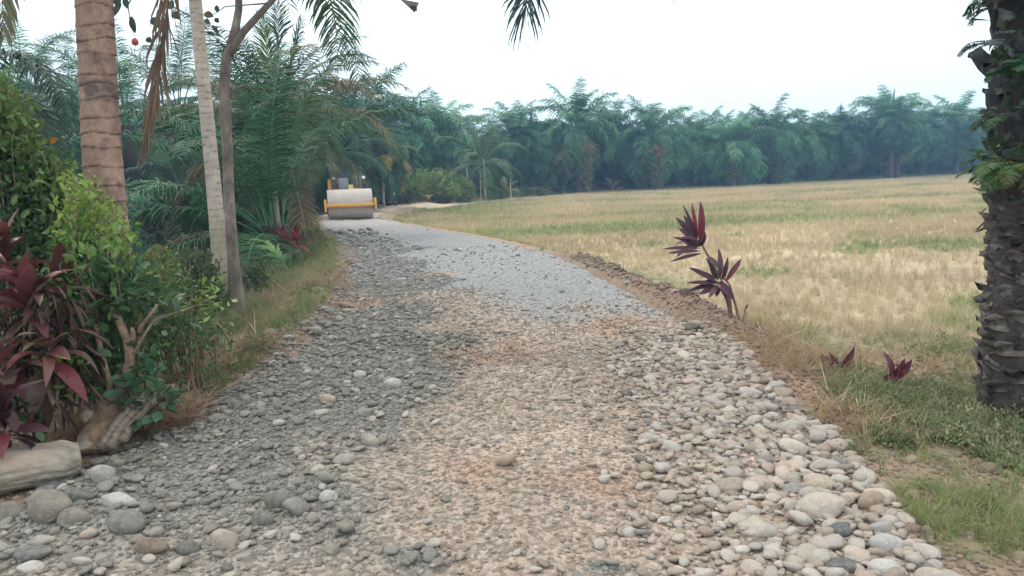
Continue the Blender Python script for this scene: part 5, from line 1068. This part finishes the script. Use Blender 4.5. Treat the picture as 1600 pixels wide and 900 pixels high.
cobbles(10, lambda g: (2.35 + g.uniform(-.45, .9), 3.95 + g.uniform(-.5, .5)), .025, .05, [(.38, .29, .23), (.34, .26, .21)], ROUND, 'brownish pebble in the bare soil right of the cobbles, between the grass patches', 'pebbles in the bare soil on the right')
# gravel: nobody could count it
GSRC = source_collection('gravel_source', [rock(60 + s, 1, 7, .62, [M_GRAVEL], 'gravel', False) for s in range(6)] + [rock(70 + s, 2, 14, .55, [M_GRAVEL], 'gravel') for s in range(6)])
def gravel(n, y0, y1, pw, d0, kd, jitter, sel, colf, big, sink, sd):
    g = np.random.default_rng(sd); u = g.random(n); y = (y0 ** pw + u * (y1 ** pw - y0 ** pw)) ** (1 / pw); t = g.uniform(-.03, 1.03, n); x = xl(y) + t * (xr(y) - xl(y))
    k = sel(x, y, t, g); x, y = x[k], y[k]; n = len(x)
    r = np.maximum(d0, kd * y) * .5 * np.exp(g.normal(0, jitter, n)); z = surf(x, y) + r * (.55 - sink); c = colf(x, y, g) 
    return np.stack([x, y, z], 1), np.stack([g.uniform(-.4, .4, n), g.uniform(-.4, .4, n), g.uniform(0, 6.28, n)], 1), np.stack([r, r, r * g.uniform(.75, 1.15, n)], 1), g.integers(0, 6, n) + (6 if big else 0), c
def gcol(x, y, g, pale=.12):
    c = road_color(x, y) * np.exp(g.normal(0, .17, len(x)))[:, None] * (1 + g.normal(0, .018, (len(x), 3))); s = zone_slate(x, y)
    p = (g.random(len(x)) < pale * (1 - .75 * s))[:, None]; c = np.where(p, np.array((.52, .47, .41)) * g.uniform(.85, 1.12, (len(x), 1)), c)
    dk = (g.random(len(x)) < .04)[:, None]; return np.clip(np.where(dk, np.array((.19, .19, .18)) * g.uniform(.7, 1.3, (len(x), 1)), c), .03, .75)
def band(x, y, g):
    c = gcol(x, y, g, .3); t = (x - xl(y)) / (xr(y) - xl(y)); p = (g.random(len(x)) < .75 * sm(t, .66, .84) * (1 - sm(y, 6, 8)))[:, None]
    return np.where(p, np.array(PALE)[g.integers(0, 7, len(x))] * g.uniform(.85, 1.12, (len(x), 1)), c)
sets = [gravel(7000, 2.3, 7.5, .8, .055, .0060, .30, lambda x, y, t, g: g.random(len(x)) < sm(t + .08 * (fbm(x * 2, y * 2, 7) - .5), .68, .86) * (1 - sm(y, 6, 7.5)), band, 1, .12, 5),
        gravel(34000, 2.3, 6.5, .9, .016, .0042, .42, lambda x, y, t, g: g.random(len(x)) < np.maximum.reduce([zone_slate(x, y), sm(t, .70, .9), .5 + 0 * t]), gcol, 0, .38, 1),
        gravel(26000, 6.0, 18, .5, .020, .0032, .36, lambda x, y, t, g: g.random(len(x)) < 1 - .96 * zone_fresh(x, y) * (1 - zone_slate(x, y)), gcol, 0, .36, 2),
        gravel(5200, 2.3, 9, .8, .052, .0050, .30, lambda x, y, t, g: g.random(len(x)) < np.maximum.reduce([zone_slate(x, y) * .9, sm(t, .64, .9) * (1 - sm(y, 6, 8)), .07 + 0 * t]), lambda x, y, g: gcol(x, y, g, .3), 1, .15, 3),
        gravel(2600, 7, 26, .6, .06, .0050, .36, lambda x, y, t, g: g.random(len(x)) < np.maximum(zone_slate(x, y) * .9, .005), lambda x, y, g: gcol(x, y, g, .2), 1, .2, 4)]
pts, rot, scl, idx, col = [np.concatenate(a) for a in zip(*sets)]
scatter('gravel', GSRC, pts, rot, scl, idx, col, 'loose tan, grey and slate coloured gravel covering the road', 'gravel')
# loose soil crumbs on the verges
g = np.random.default_rng(9); n = 16000; y = 2.3 + 12 * g.random(n) ** 1.5; side = g.random(n) < .5
x = np.where(side, xr(y) + np.abs(g.normal(0, .9, n)), xl(y) - np.abs(g.normal(0, .45, n))); r = np.maximum(.008, .0016 * y) * np.exp(g.normal(0, .45, n))
x2 = g.uniform(.05, 2.2, 7000); y2 = g.uniform(2.4, 7, 7000); x = np.concatenate([x, xr(y2) + x2]); y = np.concatenate([y, y2]); r = np.concatenate([r, .010 * np.exp(g.normal(0, .5, 7000))]); n += 7000
scatter('soil_clods', GSRC, np.stack([x, y, height(x, y) + r * .2], 1), np.stack([g.uniform(-.4, .4, n), g.uniform(-.4, .4, n), g.uniform(0, 6.28, n)], 1), r, g.integers(0, 6, n), ground_color(x, y) * g.uniform(.75, 1.35, (n, 1)), 'crumbs of brown soil along both road verges', 'soil')
# ------------------------------------------------------------------ grass, stubble, straw, weeds (stuff)
M_GRASS = leaf_mat('grass_blade', 'inst', None, .6, .3, 12, .75, 1.25, .25)
def tuft(n, h, spread, lean, wd, bend, seed, segs=3, flat=0.0):
    g = np.random.default_rng(seed); mb = MB()
    for _ in range(n):
        a = g.uniform(0, 6.28); o = np.array([g.normal(0, spread), g.normal(0, spread), 0]); H = h * g.uniform(.5, 1.1)
        d = np.array([math.cos(a), math.sin(a), 0]); t = np.linspace(0, 1, segs + 1); le = lean * g.uniform(.2, 1.3)
        c = o + np.outer(t * le * H + bend * t ** 2 * H * g.uniform(.3, 1.4), d); c[:, 2] += H * (t - bend * .35 * t ** 2) * (1 - flat) + flat * .012
        s = np.array([-d[1], d[0], 0]) * wd * .5; pr = np.linspace(1, .25, segs + 1)[:, None]; ph = g.uniform(-.8, .8); s = s * math.cos(ph) + d * wd * .5 * math.sin(ph)
        V = np.concatenate([c + s * pr, c - s * pr]); i = np.arange(segs); k = segs + 1
        mb.add(V, [np.stack([i, i + 1, k + i + 1, k + i], 1)])
    return mb.mesh('tuft', [M_GRASS])
def weed(n, rad, size, seed):
    g = np.random.default_rng(seed); V, f, c = leaf_cloud(n, [(0, 0, rad * .4)], (rad, rad, rad * .5), size, [(1, 1, 1)], g, up=.4); return MB().add(V, f).mesh('weed', [M_GRASS], smooth=False)
SRC = source_collection('grass_source', [tuft(15, .21, .03, .16, .007, .10, s, 2) for s in range(3)] + [tuft(12, .24, .03, .45, .006, .55, 10 + s) for s in range(3)] +
      [tuft(10, .26, .08, 1.0, .005, .2, 20 + s, 2, .93) for s in range(3)] + [weed(46, .11, .028, 30 + s) for s in range(3)] + [tuft(12, .45, .03, .25, .007, .6, 40 + s) for s in range(3)] + [tuft(9, .30, .10, 1.0, .016, .3, 50 + s, 3, .88) for s in range(3)])
STUB, GR, LIT, WEED, TALL, DEAD = 0, 3, 6, 9, 12, 15
def put(name, x, y, kind, s, col, label, cat, g, tilt=.12, sink=.01, zf=None):
    n = len(x); z = (zf or surf)(x, y) - sink
    return scatter(name, SRC, np.stack([x, y, z], 1), np.stack([g.normal(0, tilt, n), g.normal(0, tilt, n), g.uniform(0, 6.28, n)], 1), s, kind + g.integers(0, 3, n), col, label, cat)
g = np.random.default_rng(101)
_tp = np.array([(-9.0, 45), (-9.1, 50), (-7.9, 57), (-4.5, 65), (0, 73), (6, 82)]); _ts = np.stack([np.interp(np.linspace(0, 5, 80), np.arange(6), _tp[:, k]) for k in (0, 1)], 1)
def track_d(x, y): return np.min(np.hypot(x[:, None] - _ts[None, :, 0], y[:, None] - _ts[None, :, 1]), 1)
# stubble over the whole field: drawn out to the trees, thinner with distance
n = 150000; y = 6.5 + (110 - 6.5) * g.random(n) ** 1.15; x = g.uniform(-.25, .78, n) * y * 1.02 + g.uniform(-1, 1.5, n); c_, s_ = math.cos(.5), math.sin(.5); u_, v_ = x * c_ - y * s_, x * s_ + y * c_; u_ = np.round(u_ / .26) * .26 + g.normal(0, .06, n); v_ = np.round(v_ / .20) * .20 + g.normal(0, .085, n); nearf = g.random(n) < .1 + .6 * sm(fbm(x * .15, y * .15, 88), .4, .6)
x = np.where(nearf, u_ * c_ + v_ * s_, x); y = np.where(nearf, -u_ * s_ + v_ * c_, y); er = x - xr(y)
fm = field_mask(x, y); k = (er > .35) & (g.random(n) < fm) & (y < treeline(x) - .5) & ~((y > 44) & (np.hypot(x + 8.3, y - 57) < 4)) & ~(track_d(x, y) < 2.2) & ~((y > 44) & (x < -11)); x, y = x[k], y[k]
gm = green_mask(x, y); isg = g.random(len(x)) < gm * .85; lit = ~isg & (g.random(len(x)) < .55 * (1 - sm(y, 12, 30)) * (.5 + fbm(x * .4, y * .3, 5)) * 1.4)
dsc = 1 + .012 * y
tone = (.75 + .5 * fbm(x * .25, y * .5, 83, 3))[:, None] * g.uniform(.85, 1.15, (len(x), 1))
a = ~isg & ~lit; put('stubble', x[a], y[a], STUB, (g.uniform(.6, 1.05, a.sum()) * dsc[a] * .80), np.array((.53, .435, .285)) * tone[a], 'dry pale straw coloured rice stubble covering the field', 'stubble', g)
put('field_grass', x[isg], y[isg], GR, g.uniform(.55, 1.1, isg.sum()) * dsc[isg] * .8, np.where(g.random((isg.sum(), 1)) < .3, (.34, .34, .15), (.17, .245, .085)) * tone[isg], 'green grass growing in strips and patches through the stubble field', 'grass', g)
put('straw_litter', x[lit], y[lit], LIT, g.uniform(.7, 1.3, lit.sum()), np.array((.52, .44, .32)) * tone[lit], 'flattened pale straw lying over the near part of the field', 'straw', g, .08, -.004)
# patches: centre pixel, half sizes in metres, number, kind, scale, colours, turned into ground positions
def patch(px, py, sx, sy, n, z0=-.12):
    c = G(px, py, z0); r = np.sqrt(g.random(n)) ; a = g.uniform(0, 6.28, n); r = r * (.75 + .5 * vnoise(np.cos(a) * 2 + px, np.sin(a) * 2, 7))
    return c[0] + np.cos(a) * r * sx, c[1] + np.sin(a) * r * sy
def patches(name, items, kind, sc, cols, label, cat, tilt=.15, keep=None, sink=.01):
    X, Y = [np.concatenate(q) for q in zip(*[patch(*i) for i in items])]
    if keep is not None: k = keep(X, Y); X, Y = X[k], Y[k]
    n = len(X); cols = np.array(cols); c = cols[g.integers(len(cols), size=n)] * g.uniform(.7, 1.3, (n, 1)); put(name, X, Y, kind, g.uniform(*sc, n), c, label, cat, g, tilt, sink)
offroad = lambda x, y: (x > xr(y) + .12) | (x < xl(y) - .08)
patches('bright_grass', [(1510, 830, .34, .26, 260), (1570, 870, .4, .25, 200), (1590, 815, .25, .2, 100), (1440, 850, .18, .16, 50), (1470, 800, .15, .1, 40)], GR, (.25, .55), [(.20, .28, .09), (.26, .32, .12), (.15, .21, .07), (.36, .33, .18), (.42, .36, .22)], 'bright green grass clump at the bottom right corner', 'grass', .25, offroad)
patches('weeds', [(1420, 650, .5, .5, 90), (1500, 620, .7, .6, 170), (1560, 690, .45, .3, 260), (1480, 690, .4, .25, 110), (1390, 715, .10, .14, 50), (1320, 740, .07, .09, 20), (1380, 600, .5, .6, 260), (1590, 720, .3, .3, 200), (1540, 540, .6, .9, 130)], WEED, (.5, 1.05), [(.21, .25, .12), (.26, .28, .15), (.16, .21, .10), (.33, .30, .19)], 'small leaved green weeds creeping round the right palm and the small cordylines', 'weeds', .2, offroad)
patches('weed_grass', [(1420, 650, .6, .6, 110), (1520, 640, .7, .6, 170), (1470, 505, .9, 1.3, 300), (1440, 510, .5, .8, 110), (1545, 600, .3, .8, 200), (1300, 520, .9, .9, 160), (1225, 462, .5, .5, 90), (1330, 640, .2, .3, 50), (1270, 530, .5, .5, 90), (1390, 715, .1, .14, 26), (1500, 765, .4, .3, 40)], GR, (.30, .75), [(.19, .25, .09), (.27, .28, .13), (.38, .33, .19), (.15, .20, .08)], 'loose green grass between weeds and stubble on the right', 'grass', .2, offroad)
patches('dry_grass', [(1200, 505, .35, .5, 150), (1215, 500, .25, .3, 80), (1290, 600, .5, .6, 90), (1340, 690, .3, .4, 60), (1240, 570, .6, .5, 90), (1420, 560, .6, .6, 80)], GR, (.4, 1.0), [(.46, .34, .20), (.40, .27, .16), (.50, .40, .26)], 'tan dry grass beside the tall cordyline and the berm', 'grass', .25, offroad)
# left verge
patches('dead_leaves', [(440, 480, .6, 1.0, 120), (500, 470, .4, .9, 70), (400, 525, .4, .6, 80), (300, 600, .35, .4, 90), (350, 585, .4, .4, 80), (230, 690, .35, .22, 110), (200, 705, .3, .15, 60), (255, 665, .3, .2, 70), (70, 640, .4, .5, 120), (120, 690, .3, .2, 60), (1230, 560, .5, .5, 50), (1330, 680, .2, .3, 16)], DEAD, (.5, 1.0), [(.34, .22, .15), (.42, .31, .21), (.27, .17, .115), (.46, .38, .27)], 'curled brown dead leaves lying on the road verges', 'leaves', .35, offroad, -.02)
g2 = g; n = 2600; y = g.uniform(5.6, 20, n); x = xl(y) - np.abs(g.normal(.75, .75, n)) - .12; k = (pond_d(x, y) > 1.0); x, y = x[k], y[k]
c = np.array([(.16, .235, .075), (.21, .28, .09), (.12, .17, .07), (.27, .25, .13)]); put('verge_grass', x, y, GR, g.uniform(.45, 1.15, len(x)), c[g.integers(4, size=len(x))] * g.uniform(.7, 1.3, (len(x), 1)), 'green grass on the left road verge', 'grass', g, .2)
patches('tall_grass', [(330, 500, .7, 1.0, 300), (290, 540, .6, .7, 260), (370, 520, .4, .8, 160), (250, 560, .5, .5, 180), (410, 455, .6, 1.6, 240), (290, 470, 1.0, 1.4, 300)], TALL, (.45, .95), [(.15, .20, .085), (.20, .25, .10), (.25, .24, .14), (.11, .15, .07)], 'dull green tall grass and sedge between the leafy shrub and the thin tree', 'grass', .25, offroad)
patches('dead_grass', [(440, 480, .6, 1.0, 480), (500, 470, .5, .9, 300), (400, 525, .4, .6, 300), (460, 440, .6, 1.5, 300), (520, 420, .4, 1.5, 160), (300, 600, .35, .4, 150), (350, 585, .4, .4, 150), (230, 695, .30, .16, 420), (255, 668, .25, .16, 200), (200, 708, .25, .12, 220), (320, 610, .3, .3, 260), (540, 400, .35, 1.6, 90), (80, 735, .5, .12, 60)], LIT, (.45, 1.1), [(.36, .225, .155), (.42, .29, .20), (.31, .175, .125), (.46, .36, .26)], 'reddish brown dead grass and straw littering the left verge', 'straw', .35, None, -.02)
patches('dead_stalks', [(440, 475, .5, 1.0, 120), (500, 465, .4, .9, 60), (395, 520, .4, .6, 90), (330, 585, .5, .4, 70), (225, 695, .4, .2, 60), (420, 400, 1.4, 2.5, 220), (360, 395, 1.5, 2.5, 160), (90, 715, .3, .1, 40), (470, 350, 1.0, 2.5, 120)], TALL, (.3, .8), [(.33, .22, .14), (.27, .18, .12), (.38, .29, .18)], 'brown dead stalks standing on the left verge and under the young oil palm', 'grass', .45)
n = 900; y = g.uniform(14, 40, n); x = xl(y) - .3 - np.abs(g.normal(0, 2.2, n)); k = pond_d(x, y) > 1.05; x, y = x[k], y[k]
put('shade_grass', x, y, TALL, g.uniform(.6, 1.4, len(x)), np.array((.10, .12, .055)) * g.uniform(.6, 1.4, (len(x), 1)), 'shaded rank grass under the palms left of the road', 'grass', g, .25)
n = 5200; x = g.uniform(-14, 90, n); y = treeline(x) - 1.5 + g.normal(0, 1.3, n); k = y > 50; x, y = x[k], y[k]
put('edge_grass', x, y, TALL, g.uniform(.9, 2.0, len(x)), np.array([(.16, .21, .09), (.22, .24, .12), (.12, .16, .075)])[g.integers(3, size=len(x))] * g.uniform(.7, 1.3, (len(x), 1)), 'rank green grass along the foot of the far palms', 'grass', g, .2)
# ------------------------------------------------------------------ haze
m = bpy.data.materials.new('haze_air'); m.use_nodes = True; n = m.node_tree; n.nodes.clear()
o_ = n.nodes.new('ShaderNodeOutputMaterial'); v = n.nodes.new('ShaderNodeVolumePrincipled'); v.inputs['Color'].default_value = (.36, .62, 1.0, 1); v.inputs['Density'].default_value = .0014
v.inputs['Anisotropy'].default_value = 0.0; n.links.new(v.outputs[0], o_.inputs['Volume'])
hz = MB().box((-260, -50, -2.6), (260, 330, 18.5)).build('haze', m, smooth=False); hz['kind'] = 'stuff'; hz['label'] = 'thin pale blue haze in the air over the whole field'
